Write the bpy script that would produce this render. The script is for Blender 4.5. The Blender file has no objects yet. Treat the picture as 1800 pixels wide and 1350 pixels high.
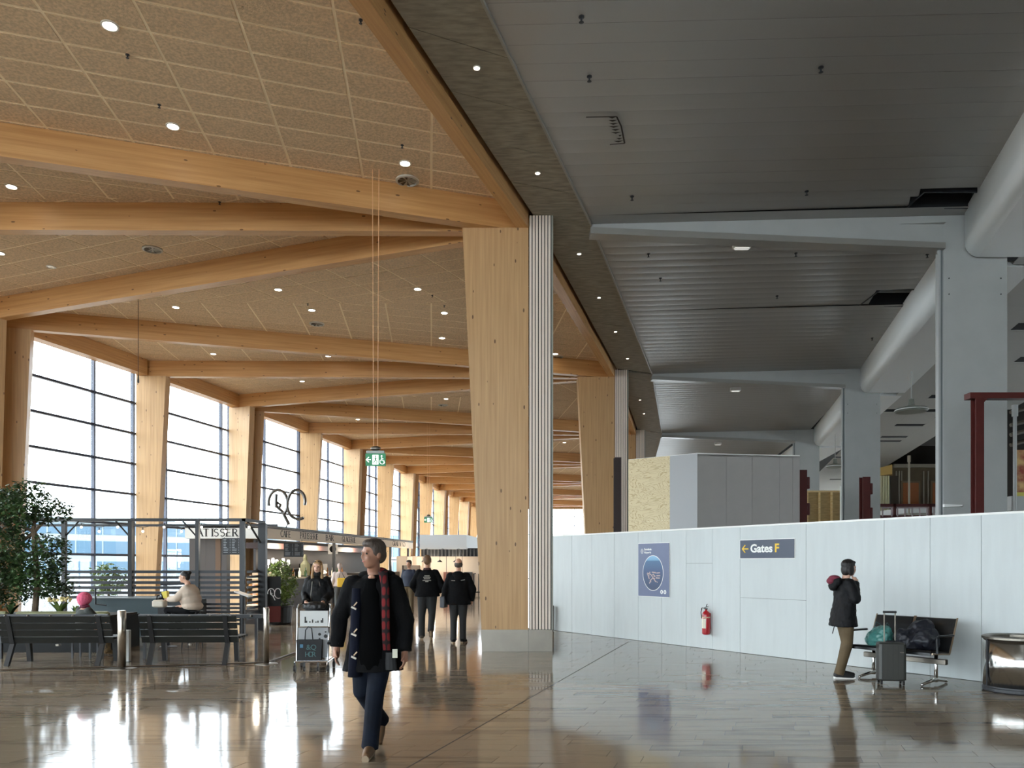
import bpy, bmesh, math, random
from mathutils import Vector, Matrix, noise
random.seed(7)
C = bpy.context.scene.collection
SC = bpy.context.scene
R = math.radians
F = 1350.0; HY = 992.0; EYE = 1.6

# ---------------------------------------------------------------- camera, light, exposure
cam_d = bpy.data.cameras.new('camera'); cam = bpy.data.objects.new('camera', cam_d); C.objects.link(cam)
cam.location = (0, 0, EYE); cam.rotation_euler = (R(90), 0, 0)
cam_d.sensor_width = 36; cam_d.lens = 27; cam_d.shift_y = (HY-675)/1800; cam_d.clip_end = 500
SC.camera = cam
SC.view_settings.view_transform = 'Standard'; SC.view_settings.look = 'None'
SC.view_settings.gamma = 1; SC.view_settings.use_curve_mapping = False
SC.view_settings.exposure = 0.98
W = bpy.data.worlds.new('world'); SC.world = W; W.use_nodes = True
bg = W.node_tree.nodes['Background']
bg.inputs[0].default_value = (0.89, 0.95, 1.0, 1); bg.inputs[1].default_value = 5.2
SC.cycles.max_bounces = 10; SC.cycles.diffuse_bounces = 6; SC.cycles.glossy_bounces = 4
SC.cycles.transparent_max_bounces = 24; SC.cycles.sample_clamp_indirect = 6
SC.cycles.caustics_reflective = False; SC.cycles.caustics_refractive = False
SC.cycles.use_denoising = True

# ---------------------------------------------------------------- pixel <-> place (used once, gives plain world positions)
def PX(px, py, d): return Vector(((px-900)*d/F, d, EYE+(HY-py)*d/F))
def AT(px, py, z):
    d = (z-EYE)*F/(HY-py); return Vector(((px-900)*d/F, d, z))

ORD = ['zeroth', 'first', 'second', 'third', 'fourth', 'fifth', 'sixth', 'seventh', 'eighth', 'ninth', 'tenth', 'eleventh', 'twelfth', 'thirteenth', 'fourteenth', 'fifteenth']
# ---------------------------------------------------------------- materials
MATS = {}
def lin(c):
    return tuple((x/12.92 if x <= .04045 else ((x+.055)/1.055)**2.4) for x in [v/255 for v in c])
def mat(name, col, rough=.6, metal=0, emit=0, noise_amt=0, noise_scale=8, bump=0, bump_scale=30, stretch=(1,1,1), spec=.5, coat=0, alpha=None, col2=None):
    if name in MATS: return MATS[name]
    m = bpy.data.materials.new(name); m.use_nodes = True; nt = m.node_tree; b = nt.nodes['Principled BSDF']
    c = lin(col)
    b.inputs['Base Color'].default_value = (*c, 1); b.inputs['Roughness'].default_value = rough
    b.inputs['Metallic'].default_value = metal; b.inputs['Specular IOR Level'].default_value = spec
    if coat: b.inputs['Coat Weight'].default_value = coat; b.inputs['Coat Roughness'].default_value = .08
    if emit:
        b.inputs['Emission Color'].default_value = (*c, 1); b.inputs['Emission Strength'].default_value = emit
    if noise_amt or bump:
        tc = nt.nodes.new('ShaderNodeTexCoord'); mp = nt.nodes.new('ShaderNodeMapping'); mp.inputs['Scale'].default_value = stretch
        nt.links.new(tc.outputs['Object'], mp.inputs['Vector'])
    if noise_amt:
        n = nt.nodes.new('ShaderNodeTexNoise'); n.inputs['Scale'].default_value = noise_scale; n.inputs['Detail'].default_value = 5
        nt.links.new(mp.outputs[0], n.inputs['Vector'])
        r = nt.nodes.new('ShaderNodeValToRGB')
        lo = lin(col2) if col2 else tuple(x*(1-noise_amt) for x in c)
        hi = c if col2 else tuple(min(1, x*(1+noise_amt)) for x in c)
        r.color_ramp.elements[0].color = (*lo, 1); r.color_ramp.elements[1].color = (*hi, 1)
        r.color_ramp.elements[0].position = .35; r.color_ramp.elements[1].position = .65
        nt.links.new(n.outputs[0], r.inputs[0]); nt.links.new(r.outputs[0], b.inputs['Base Color'])
    if bump:
        n = nt.nodes.new('ShaderNodeTexNoise'); n.inputs['Scale'].default_value = bump_scale; n.inputs['Detail'].default_value = 3
        nt.links.new(mp.outputs[0], n.inputs['Vector'])
        bp = nt.nodes.new('ShaderNodeBump'); bp.inputs['Strength'].default_value = bump; bp.inputs['Distance'].default_value = .02
        nt.links.new(n.outputs[0], bp.inputs['Height']); nt.links.new(bp.outputs[0], b.inputs['Normal'])
    MATS[name] = m; return m

def wood_mat(name, a, b_, knots=True, vert=False, rough=.45):
    """glulam: long grain along local x (or z), lamella tone steps, dark knots"""
    m = bpy.data.materials.new(name); m.use_nodes = True; nt = m.node_tree; b = nt.nodes['Principled BSDF']
    N = nt.nodes.new; L = nt.links.new
    tc = N('ShaderNodeTexCoord'); mp = N('ShaderNodeMapping')
    mp.inputs['Scale'].default_value = (14, 14, .45) if vert else (.45, 14, 14)
    L(tc.outputs['Object'], mp.inputs[0])
    n = N('ShaderNodeTexNoise'); n.inputs['Scale'].default_value = 1.6; n.inputs['Detail'].default_value = 6; L(mp.outputs[0], n.inputs['Vector'])
    r = N('ShaderNodeValToRGB'); r.color_ramp.elements[0].position = .3; r.color_ramp.elements[1].position = .7
    r.color_ramp.elements[0].color = (*lin(b_), 1); r.color_ramp.elements[1].color = (*lin(a), 1); L(n.outputs[0], r.inputs[0])
    out = r.outputs[0]
    if knots:
        mp2 = N('ShaderNodeMapping'); mp2.inputs['Scale'].default_value = (7, 7, 2.6) if vert else (2.6, 7, 7); L(tc.outputs['Object'], mp2.inputs[0])
        v = N('ShaderNodeTexVoronoi'); v.inputs['Scale'].default_value = 1.0; L(mp2.outputs[0], v.inputs['Vector'])
        mp3 = N('ShaderNodeMath'); mp3.operation = 'LESS_THAN'; mp3.inputs[1].default_value = .10; L(v.outputs['Distance'], mp3.inputs[0])
        wn = N('ShaderNodeSeparateColor'); L(v.outputs['Color'], wn.inputs[0])
        gt = N('ShaderNodeMath'); gt.operation = 'GREATER_THAN'; gt.inputs[1].default_value = .3; L(wn.outputs[0], gt.inputs[0])
        mu = N('ShaderNodeMath'); mu.operation = 'MULTIPLY'; L(mp3.outputs[0], mu.inputs[0]); L(gt.outputs[0], mu.inputs[1])
        mu2 = N('ShaderNodeMath'); mu2.operation = 'MULTIPLY'; mu2.inputs[1].default_value = .8; L(mu.outputs[0], mu2.inputs[0])
        mx = N('ShaderNodeMix'); mx.data_type = 'RGBA'; L(mu2.outputs[0], mx.inputs[0]); L(out, mx.inputs[6]); mx.inputs[7].default_value = (*lin((74, 42, 20)), 1)
        out = mx.outputs[2]
    L(out, b.inputs['Base Color']); b.inputs['Roughness'].default_value = rough
    MATS[name] = m; return m

def glass_mat(name, tint=(1, 1, 1), refl=.10, rough=.0):
    m = bpy.data.materials.new(name); m.use_nodes = True; nt = m.node_tree; nt.nodes.clear()
    N = nt.nodes.new; L = nt.links.new
    o = N('ShaderNodeOutputMaterial'); t = N('ShaderNodeBsdfTransparent'); t.inputs[0].default_value = (*tint, 1)
    g = N('ShaderNodeBsdfGlossy'); g.inputs['Roughness'].default_value = rough; g.inputs[0].default_value = (.9, .95, 1, 1)
    mx = N('ShaderNodeMixShader'); mx.inputs[0].default_value = refl
    L(t.outputs[0], mx.inputs[1]); L(g.outputs[0], mx.inputs[2]); L(mx.outputs[0], o.inputs[0])
    MATS[name] = m; return m

wood = wood_mat('glulam_wood', (206, 158, 102), (184, 134, 80))
woodv = wood_mat('glulam_wood_upright', (203, 164, 116), (182, 143, 96), vert=True)  # paler than the beam wood: cool window light put into the colour
ply = wood_mat('plywood', (232, 208, 156), (206, 172, 112), knots=False, vert=False, rough=.6)
panel_m = mat('wood_wool_panel', (218, 191, 157), .9, noise_amt=.16, noise_scale=26, bump=.3, bump_scale=60)
tbar = mat('ceiling_grid_cream', (255, 236, 204), .6)
concrete = mat('dark_concrete', (140, 131, 114), .7, noise_amt=.22, noise_scale=3, stretch=(1.2, 5, 1), bump=.1, bump_scale=20)
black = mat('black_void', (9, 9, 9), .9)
ceil_metal = mat('dull_metal_ceiling', (170, 168, 164), .42, metal=.5, bump=.22, bump_scale=1.0, stretch=(.8, 3.2, 1))
grey_paint = mat('grey_painted_steel', (178, 180, 178), .45, noise_amt=.03, noise_scale=2)
white_gloss = mat('white_bulkhead_paint', (246, 249, 249), .55)
ceil_white = mat('suspended_ceiling_white', (190, 190, 186), .8)
board_w = mat('painted_board_white', (202, 208, 208), .55, noise_amt=.025, noise_scale=3, stretch=(3, 3, .4))
coping_m = mat('white_coping', (244, 244, 240), .5)
slat_w = mat('pale_slat', (236, 222, 208), .6)
steel = mat('brushed_steel', (118, 112, 103), .36, metal=.95, noise_amt=.08, noise_scale=2.5)
chrome = mat('polished_chrome', (214, 212, 208), .17, metal=1)
red_steel = mat('oxide_red_steel', (86, 34, 30), .5, noise_amt=.1, noise_scale=4)
dark_steel = mat('dark_grey_steel', (42, 44, 48), .45)
mullion_m = mat('dark_blue_mullion', (58, 64, 84), .4)
glass = glass_mat('window_glass', (.96, .99, 1), .05)
signblue = mat('slate_blue_sign', (66, 74, 92), .4)
white_p = mat('white_print', (245, 245, 242), .5)
yellow_p = mat('yellow_print', (240, 200, 60), .5)
def blackm(n, c, r=.8): return mat(n, c, r)

# ---------------------------------------------------------------- mesh helpers
def link(name, me, m=None, parent=None, loc=None, smooth=False):
    o = bpy.data.objects.new(name, me); C.objects.link(o)
    if m and not me.materials: me.materials.append(m)
    if parent: o.parent = parent
    if loc is not None: o.location = loc
    if smooth:
        for p in me.polygons: p.use_smooth = True
    return o
class B:
    """collects shapes, builds ONE mesh object"""
    def __init__(s): s.v = []; s.f = []; s.mi = []; s.cm = 0; s.M = Matrix()
    def add(s, vs, fs):
        n = len(s.v); s.v += [tuple(s.M @ Vector(v)) for v in vs]; s.f += [tuple(i+n for i in f) for f in fs]; s.mi += [s.cm]*len(fs); return s
    def box(s, x0, x1, y0, y1, z0, z1):
        return s.add([(x0,y0,z0),(x1,y0,z0),(x1,y1,z0),(x0,y1,z0),(x0,y0,z1),(x1,y0,z1),(x1,y1,z1),(x0,y1,z1)],
                     [(0,3,2,1),(4,5,6,7),(0,1,5,4),(1,2,6,5),(2,3,7,6),(3,0,4,7)])
    def bbox(s, x0, x1, y0, y1, z0, z1, r=.01):
        """box with rounded vertical and top edges"""
        r = min(r, (x1-x0)/2.01, (y1-y0)/2.01)
        pts = []
        for cx, cy, a0 in ((x1-r, y1-r, 0), (x0+r, y1-r, 90), (x0+r, y0+r, 180), (x1-r, y0+r, 270)):
            for k in range(4):
                a = R(a0+k*30); pts.append((cx+r*math.cos(a), cy+r*math.sin(a)))
        cx, cy = (x0+x1)/2, (y0+y1)/2
        def ins(q): return [(cx+(p[0]-cx)*(1-q/max(.001,(x1-x0)/2)), cy+(p[1]-cy)*(1-q/max(.001,(y1-y0)/2))) for p in pts]
        rings = [(ins(r*.6), z0), (pts, z0+r*.6), (pts, z1-r*.6), (ins(r*.6), z1)]
        n = len(pts); vs = [(x, y, z) for ring, z in rings for x, y in ring]; fs = []
        for k in range(3):
            for i in range(n): fs.append((k*n+i, k*n+(i+1)%n, (k+1)*n+(i+1)%n, (k+1)*n+i))
        fs += [tuple(range(n))[::-1], tuple(range(3*n, 4*n))]
        return s.add(vs, fs)
    def prism(s, pts, z0, z1):
        n = len(pts)
        a = sum(pts[i][0]*pts[(i+1)%n][1]-pts[(i+1)%n][0]*pts[i][1] for i in range(n))
        if a < 0: pts = pts[::-1]
        return s.add([(x, y, z0) for x, y in pts]+[(x, y, z1) for x, y in pts],
                     [tuple(range(n))[::-1], tuple(range(n, 2*n))]+[(i, (i+1)%n, n+(i+1)%n, n+i) for i in range(n)])
    def hexa(s, bottom, top):
        """general 8-corner block: bottom 4, top 4 points (counter-clockwise from above)"""
        return s.add(list(bottom)+list(top), [(3,2,1,0),(4,5,6,7),(0,1,5,4),(1,2,6,5),(2,3,7,6),(3,0,4,7)])
    def tube(s, pts, r, n=8, closed=False, cap=True):
        pts = [Vector(p) for p in pts]; rings = []; m = len(pts)
        up = Vector((0, 0, 1)); prev = None
        for i, p in enumerate(pts):
            a = pts[i-1] if (i > 0 or closed) else p; b = pts[(i+1) % m] if (i < m-1 or closed) else p
            t = (b-a).normalized() if (b-a).length > 1e-9 else Vector((0, 0, 1))
            if prev is None:
                x = t.cross(up if abs(t.z) < .95 else Vector((1, 0, 0))).normalized()
            else:
                x = (prev - t*prev.dot(t)).normalized()
            prev = x; y = t.cross(x)
            rr = r[i] if isinstance(r, (list, tuple)) else r
            rings.append([p+(x*math.cos(2*math.pi*k/n)+y*math.sin(2*math.pi*k/n))*rr for k in range(n)])
        vs = [tuple(v) for ring in rings for v in ring]; fs = []
        for i in range(m if closed else m-1):
            j = (i+1) % m
            for k in range(n): fs.append((i*n+k, i*n+(k+1)%n, j*n+(k+1)%n, j*n+k))
        if cap and not closed: fs += [tuple(range(n))[::-1], tuple(range((m-1)*n, m*n))]
        return s.add(vs, fs)
    def lathe(s, prof, n=24, c=(0, 0)):
        """prof: (r, z) from bottom to top"""
        vs = []; fs = []; m = len(prof)
        for r, z in prof:
            for k in range(n): vs.append((c[0]+r*math.cos(2*math.pi*k/n), c[1]+r*math.sin(2*math.pi*k/n), z))
        for i in range(m-1):
            for k in range(n): fs.append((i*n+k, i*n+(k+1)%n, (i+1)*n+(k+1)%n, (i+1)*n+k))
        fs += [tuple(range(n))[::-1], tuple(range((m-1)*n, m*n))]
        return s.add(vs, fs)
    def loft(s, secs, n=20):
        """secs: (cx, cy, cz, rx, ry) horizontal ellipses, bottom to top"""
        vs = []; fs = []; m = len(secs)
        for cx, cy, cz, rx, ry in secs:
            for k in range(n):
                a = 2*math.pi*k/n; vs.append((cx+rx*math.cos(a), cy+ry*math.sin(a), cz))
        for i in range(m-1):
            for k in range(n): fs.append((i*n+k, i*n+(k+1)%n, (i+1)*n+(k+1)%n, (i+1)*n+k))
        fs += [tuple(range(n))[::-1], tuple(range((m-1)*n, m*n))]
        return s.add(vs, fs)
    def sph(s, c, r, rz=0, rx=0, n=12):
        if not isinstance(r, (tuple, list)): r = (r, r, r)
        c = Vector(c); M = Matrix.Rotation(rz, 3, 'Z') @ Matrix.Rotation(rx, 3, 'X')
        vs = [tuple(c+M @ Vector((0, 0, -r[2])))]; h = n//2
        for i in range(1, h):
            t = -math.pi/2+math.pi*i/h
            for k in range(n):
                a = 2*math.pi*k/n; vs.append(tuple(c+M @ Vector((r[0]*math.cos(t)*math.cos(a), r[1]*math.cos(t)*math.sin(a), r[2]*math.sin(t)))))
        vs.append(tuple(c+M @ Vector((0, 0, r[2])))); fs = []
        for k in range(n): fs.append((0, 1+(k+1)%n, 1+k))
        for i in range(h-2):
            for k in range(n): fs.append((1+i*n+k, 1+i*n+(k+1)%n, 1+(i+1)*n+(k+1)%n, 1+(i+1)*n+k))
        l = len(vs)-1
        for k in range(n): fs.append((l, 1+(h-2)*n+k, 1+(h-2)*n+(k+1)%n))
        return s.add(vs, fs)
    def limb(s, pts, rs, n=12):
        """round-ended tapering limb"""
        s.tube(pts, list(rs), n)
        for p, r in zip(pts, rs): s.sph(p, r*1.0, n=12)
        return s
    def build(s, name, m=None, parent=None, loc=None, smooth=False, kind=None, rz=0):
        me = bpy.data.meshes.new(name); me.from_pydata(s.v, [], s.f)
        ms = m if isinstance(m, (list, tuple)) else [m]
        for q in ms: me.materials.append(q)
        if len(ms) > 1:
            for p, i in zip(me.polygons, s.mi): p.material_index = i
        me.update()
        o = link(name, me, None, parent, loc, smooth)
        if rz: o.rotation_euler.z = rz
        if kind: o['kind'] = kind
        return o
def b(): return B()
def remesh(o, vox, smooth=2, fac=.5):
    """merge the overlapping shapes of o into one continuous surface"""
    md = o.modifiers.new('r', 'REMESH'); md.mode = 'VOXEL'; md.voxel_size = vox; md.use_smooth_shade = True
    if smooth:
        s2 = o.modifiers.new('s', 'SMOOTH'); s2.factor = fac; s2.iterations = smooth
    dg = bpy.context.evaluated_depsgraph_get(); ev = o.evaluated_get(dg)
    me = bpy.data.meshes.new_from_object(ev); old = o.data; o.modifiers.clear(); o.data = me
    if not me.materials:
        for q in old.materials: me.materials.append(q)
    for p in me.polygons: p.use_smooth = True; p.material_index = 0
    return o
def thing(name, label, cat, loc=(0, 0, 0), rz=0, group=None):
    o = bpy.data.objects.new(name, None); C.objects.link(o); o.empty_display_size = .1
    o.location = loc; o.rotation_euler = (0, 0, rz); o['label'] = label; o['category'] = cat
    if group: o['group'] = group
    return o
def tag(o, label, cat, group=None, kind=None):
    o['label'] = label; o['category'] = cat
    if group: o['group'] = group
    if kind: o['kind'] = kind
    return o
def struct(o, label=None):
    o['kind'] = 'structure'
    if label: o['label'] = label
    return o
def sroot(name, label=None):
    o = bpy.data.objects.new(name, None); C.objects.link(o); o['kind'] = 'structure'
    if label: o['label'] = label
    return o
def dup(root, loc, rz=None, label=None, group=None):
    r = root.copy(); C.objects.link(r); r.location = loc
    if rz is not None: r.rotation_euler = (0, 0, rz)
    if label: r['label'] = label
    if group: r['group'] = group
    for ch in list(root.children):
        c = ch.copy(); C.objects.link(c); c.parent = r
        for g in ch.children:
            d = g.copy(); C.objects.link(d); d.parent = c
    return r
def textmesh(name, txt, size, m, parent, loc, rz=0, rx=R(90), align='CENTER', bold=0, ext=.0015, sx=1):
    cu = bpy.data.curves.new('t', 'FONT'); cu.body = txt; cu.size = size; cu.align_x = align; cu.extrude = ext; cu.offset = bold; cu.resolution_u = 3
    o = bpy.data.objects.new('t', cu); C.objects.link(o)
    dg = bpy.context.evaluated_depsgraph_get(); me = bpy.data.meshes.new_from_object(o.evaluated_get(dg))
    bpy.data.objects.remove(o); me.materials.clear()
    for v in me.vertices: v.co.x *= sx
    o = link(name, me, m, parent, loc); o.rotation_euler = (rx, 0, rz); return o
def clip(poly, a, bb):
    """keep the part of poly left of a->bb"""
    out = []
    def side(p): return (bb[0]-a[0])*(p[1]-a[1])-(bb[1]-a[1])*(p[0]-a[0])
    for i in range(len(poly)):
        p, q = poly[i], poly[(i+1) % len(poly)]; sp, sq = side(p), side(q)
        if sp >= 0: out.append(p)
        if sp*sq < 0:
            t = sp/(sp-sq); out.append((p[0]+(q[0]-p[0])*t, p[1]+(q[1]-p[1])*t))
    return out
def clip_poly(poly, hull):
    n = len(hull)
    a = sum(hull[i][0]*hull[(i+1)%n][1]-hull[(i+1)%n][0]*hull[i][1] for i in range(n))
    if a < 0: hull = hull[::-1]
    for i in range(n):
        poly = clip(poly, hull[i], hull[(i+1) % n])
        if len(poly) < 3: return []
    return poly
def area(p): return abs(sum(p[i][0]*p[(i+1)%len(p)][1]-p[(i+1)%len(p)][0]*p[i][1] for i in range(len(p))))/2
# ================================================================= SETTING
# plan of the timber hall (x right, y away): right column row RC, left column row LC, both bending gently left
RC = [(-3.35, 3.0), (.30, 14.1), (3.38, 25.3), (5.9, 36.6), (7.4, 47.5), (8.6, 58.7), (9.8, 70.3), (10.8, 82)]
RC = [(-6.9, -8.0)] + RC                      # RC[k], k=2 is the big column
LC = [(-19.8,-8.0),(-18.3,-2.4),(-16.9,3.1),(-15.5,8.6),(-14.1,14.1),(-12.8,19.7),(-11.35,25.2),(-10.15,30.5),(-9.0,36.2),(-8.05,41.6),(-7.3,47.3),(-6.6,52.7),(-6.05,58.6),(-5.5,64.5),(-4.8,70.4),(-4.2,76),(-3.6,82)]   # LC[2k] faces RC[k]
ZB = EYE+6.18; ZC = EYE+6.70; ZS = EYE+6.41   # beam underside, timber ceiling, concrete soffit

# ---- floor: stone strips laid across the hall
def floor_mat(name, c1, c2, rough):
    m = bpy.data.materials.new(name); m.use_nodes = True; nt = m.node_tree; p = nt.nodes['Principled BSDF']; N = nt.nodes.new; L = nt.links.new
    tc = N('ShaderNodeTexCoord'); ge = N('ShaderNodeNewGeometry'); oi = N('ShaderNodeObjectInfo')
    mp = N('ShaderNodeMapping'); mp.inputs['Scale'].default_value = (1.2, 9, 1); L(ge.outputs['Position'], mp.inputs[0])
    n = N('ShaderNodeTexNoise'); n.inputs['Scale'].default_value = 1.3; n.inputs['Detail'].default_value = 5; L(mp.outputs[0], n.inputs['Vector'])
    ad = N('ShaderNodeMath'); ad.operation = 'MULTIPLY_ADD'; ad.inputs[1].default_value = .45; L(ge.outputs['Random Per Island'], ad.inputs[0]); L(n.outputs[0], ad.inputs[2])
    ad2 = N('ShaderNodeMath'); ad2.operation = 'MULTIPLY_ADD'; ad2.inputs[1].default_value = .45; L(oi.outputs['Random'], ad2.inputs[0]); L(ad.outputs[0], ad2.inputs[2])
    r = N('ShaderNodeValToRGB'); r.color_ramp.elements[0].position = .45; r.color_ramp.elements[1].position = 1.1
    r.color_ramp.elements[0].color = (*lin(c2), 1); r.color_ramp.elements[1].color = (*lin(c1), 1)
    L(ad2.outputs[0], r.inputs[0]); L(r.outputs[0], p.inputs['Base Color'])
    p.inputs['Roughness'].default_value = rough; p.inputs['Specular IOR Level'].default_value = .42
    n2 = N('ShaderNodeTexNoise'); n2.inputs['Scale'].default_value = 1.1; n2.inputs['Detail'].default_value = 1
    L(mp.outputs[0], n2.inputs['Vector'])
    bp = N('ShaderNodeBump'); bp.inputs['Strength'].default_value = .018; bp.inputs['Distance'].default_value = .02
    L(n2.outputs[0], bp.inputs['Height']); L(bp.outputs[0], p.inputs['Normal'])
    MATS[name] = m; return m
floor_m = floor_mat('polished_limestone', (158, 143, 124), (100, 90, 78), .085)
grout = mat('floor_grout', (46, 42, 38), .6)
fl = struct(b().box(-34, 36, -20, 100, -.12, -.0045).build('floor', grout), 'polished stone strip floor running through the whole hall')
def tile_poly(x, y, l, w, g=.0022):
    k = .32
    return [(x+g, y+g), (x+l-g, y+g), (x+l-g+k*w, y+w-g), (x+g+k*w, y+w-g)]
far = B(); rows = []
y = 5.6; ri = 0
tiles = []
while y < 34:
    w = .2
    x0 = -y*.9-2.5; x1 = y*.85+2
    x = x0-random.random()*.9
    while x < x1:
        l = random.choice((.6, .8, .9, 1.2)); tiles.append((x+.32*(y-6), y, l, w)); x += l
    y += w; ri += 1
tiles = [t for t in tiles if -t[1]*.69-.9 < t[0]+t[2]/2 < t[1]*.69+.9]+[t for t in tiles if not (-t[1]*.69-.9 < t[0]+t[2]/2 < t[1]*.69+.9)]
inview = sorted(range(len(tiles)), key=lambda i: (not (-tiles[i][1]*.69-.9 < tiles[i][0]+tiles[i][2]/2 < tiles[i][1]*.69+.9), tiles[i][1]))
tiles = [tiles[i] for i in inview]
def tilt_prism(B_, pts, dz):
    h = [dz*random.uniform(-1, 1) for _ in range(2)]
    cx = sum(p[0] for p in pts)/4; cy = sum(p[1] for p in pts)/4
    top = [(p[0], p[1], -.0008+h[0]*(p[0]-cx)+h[1]*(p[1]-cy)) for p in pts]
    B_.hexa([(p[0], p[1], -.008) for p in pts], top)
for i, (x, y, l, w) in enumerate(tiles):
    if i < 300:
        q = B(); tilt_prism(q, tile_poly(x, y, l, w), .0019); q.build('tile', floor_m, fl)
    else: tilt_prism(far, tile_poly(x, y, l, w), .0019)
far.build('tile_field', floor_m, fl, kind='stuff')
B().box(-34, 36, 34.0, 100, -.006, -.001).box(-34, 36, -20, 5.6, -.006, -.001).build('far_paving', floor_m, fl)
# two straight expansion joints with brass-grey strip
for nm, pts in (('joint_strip', [AT(1105, 1128, 0), AT(700, 1358, 0)]),):
    a, c = pts; q = B(); n_ = (c-a).normalized().cross(Vector((0, 0, 1)))*.006
    q.hexa([tuple(a-n_+Vector((0,0,-.004))), tuple(a+n_+Vector((0,0,-.004))), tuple(c+n_+Vector((0,0,-.004))), tuple(c-n_+Vector((0,0,-.004)))],
           [tuple(a-n_+Vector((0,0,.0006))), tuple(a+n_+Vector((0,0,.0006))), tuple(c+n_+Vector((0,0,.0006))), tuple(c-n_+Vector((0,0,.0006)))]).build(nm, grout, fl)

# ---- roof slab over everything (closes the voids)
rp_ = [(34, -18.2)]+[(34, 88)]+[(19, 88), (-5, 86)]+[(p[0]-1.35, p[1]) for p in LC[::-1]]+[(-20.3, -18.2)]
_q = B(); n0 = len(rp_); cen = [(20, p[1]) for p in rp_]
for i in range(n0-1):
    if 3 <= i: a_, c_ = rp_[i], rp_[i+1]; _q.prism([a_, (34, a_[1]), (34, c_[1]), c_], 9.9, 10.2)
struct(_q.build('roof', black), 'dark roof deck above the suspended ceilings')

# ---- timber ceiling facets with wood-wool panels
def lerp(a, c, t): return tuple(a[i]+(c[i]-a[i])*t for i in range(len(a)))
ceil = sroot('ceiling', 'flat timber hall ceiling of light brown wood-wool panels in a cream grid')
def facet(hull, ua, va, parts):
    u = Vector((math.cos(ua), math.sin(ua))); v = Vector((math.sin(va), math.cos(va)))
    back = B().prism([tuple(p) for p in hull], ZC+.005, ZC+.05)
    f = back.build('ceiling_section', tbar, ceil)
    det = u.x*v.y-u.y*v.x
    ab = [(((p[0])*v.y-(p[1])*v.x)/det, (u.x*p[1]-u.y*p[0])/det) for p in hull]
    a0, a1 = min(p[0] for p in ab), max(p[0] for p in ab); b0, b1 = min(p[1] for p in ab), max(p[1] for p in ab)
    la, lb = 1.2, .57; q = B(); cnt = 0
    for i in range(math.floor(a0/la), math.ceil(a1/la)):
        for j in range(math.floor(b0/lb), math.ceil(b1/lb)):
            g = .022
            cell = [tuple(u*aa+v*bb_) for aa, bb_ in ((i*la+g, j*lb+g), ((i+1)*la-g, j*lb+g), ((i+1)*la-g, (j+1)*lb-g), (i*la+g, (j+1)*lb-g))]
            pl = clip_poly(cell, hull)
            if len(pl) < 3 or area(pl) < .01: continue
            if parts: B().prism(pl, ZC-.003, ZC+.008).build('panel', panel_m, f)
            else: q.prism(pl, ZC-.003, ZC+.008)
            cnt += 1
    if not parts and q.v: q.build('panel_field', panel_m, f, kind='stuff')
    return cnt
def mid(a, c): return ((a[0]+c[0])/2, (a[1]+c[1])/2)
for k in range(0, len(RC)):
    r = RC[k]; l0 = LC[2*k]
    near = k in (1, 2); so = -.9
    lout = lambda p: (p[0]-1.3, p[1])
    if k > 0:
        lm = lout(LC[2*k-1]); mm = mid(RC[k-1], RC[k])
        an = math.atan2(r[1]-lm[1], r[0]-lm[0])
        facet([mm, r, lm], an, R(-6), k in (2,)); facet([r, lout(l0), lm], an, R(-6), k in (2,))
        if k >= 2: pass
    if k < len(RC)-1:
        lp = lout(LC[2*k+1]); mm = mid(RC[k], RC[k+1])
        an = math.atan2(r[1]-lp[1], r[0]-lp[0])
        facet([r, lout(l0), lp], an, R(28), k in (2,)); facet([r, lp, mm], an, R(28), k in (2,))

# ---- timber columns, roof beams, edge beams
def obox(name, a, c, w, z0, z1, m, parent=None, z0b=None):
    """beam between plan points a and c (local x along it)"""
    a = Vector((*a, 0)); c = Vector((*c, 0)); d = c-a; L_ = d.length
    q = B().box(0, L_, -w/2, w/2, 0, z1-z0)
    o = q.build(name, m, parent); o.location = (a.x, a.y, z0); o.rotation_euler.z = math.atan2(d.y, d.x); return o
farlab = 'glulam roof beam far down the timber hall'
lab_beam = {
 (2,-1): 'uppermost glulam roof beam fanning left from the big timber column',
 (2,0): 'middle glulam roof beam running level left from the big timber column',
 (2,1): 'lowest glulam roof beam slanting down left from the big timber column',
 (3,-1): 'dark-sided glulam roof beam starting at the leftmost window column',
 (3,0): 'glulam roof beam level with the second right-hand timber column',
 (3,1): 'pale glulam roof beam slanting to the third window column from left',
}
for k in range(1, len(RC)):
    r = RC[k]
    for dj in (-1, 0, 1):
        j = 2*k+dj
        if j >= len(LC) or (k == 1 and dj < 1): continue
        l = LC[j]; a = (r[0]+.0, r[1]+.27); c = (l[0]-1.0, l[1]+(.15 if dj == 0 else (.28 if dj < 0 else 0.02)))
        dv = Vector((c[0]-a[0], c[1]-a[1])).normalized(); st = .15 if dj == 0 else .25
        a = (a[0]+dv.x*st, a[1]+dv.y*st)
        o = obox('roof_beam', a, c, .22, ZB, ZC-.006, wood)
        far_ = (k, dj) not in lab_beam
        tag(o, lab_beam.get((k, dj), 'glulam roof beam meeting the %s right-hand timber column, %s of its fan' % (ORD[k-1], {-1: 'nearest', 0: 'middle', 1: 'farthest'}[dj])), 'beam', 'glulam roof beams')
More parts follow.
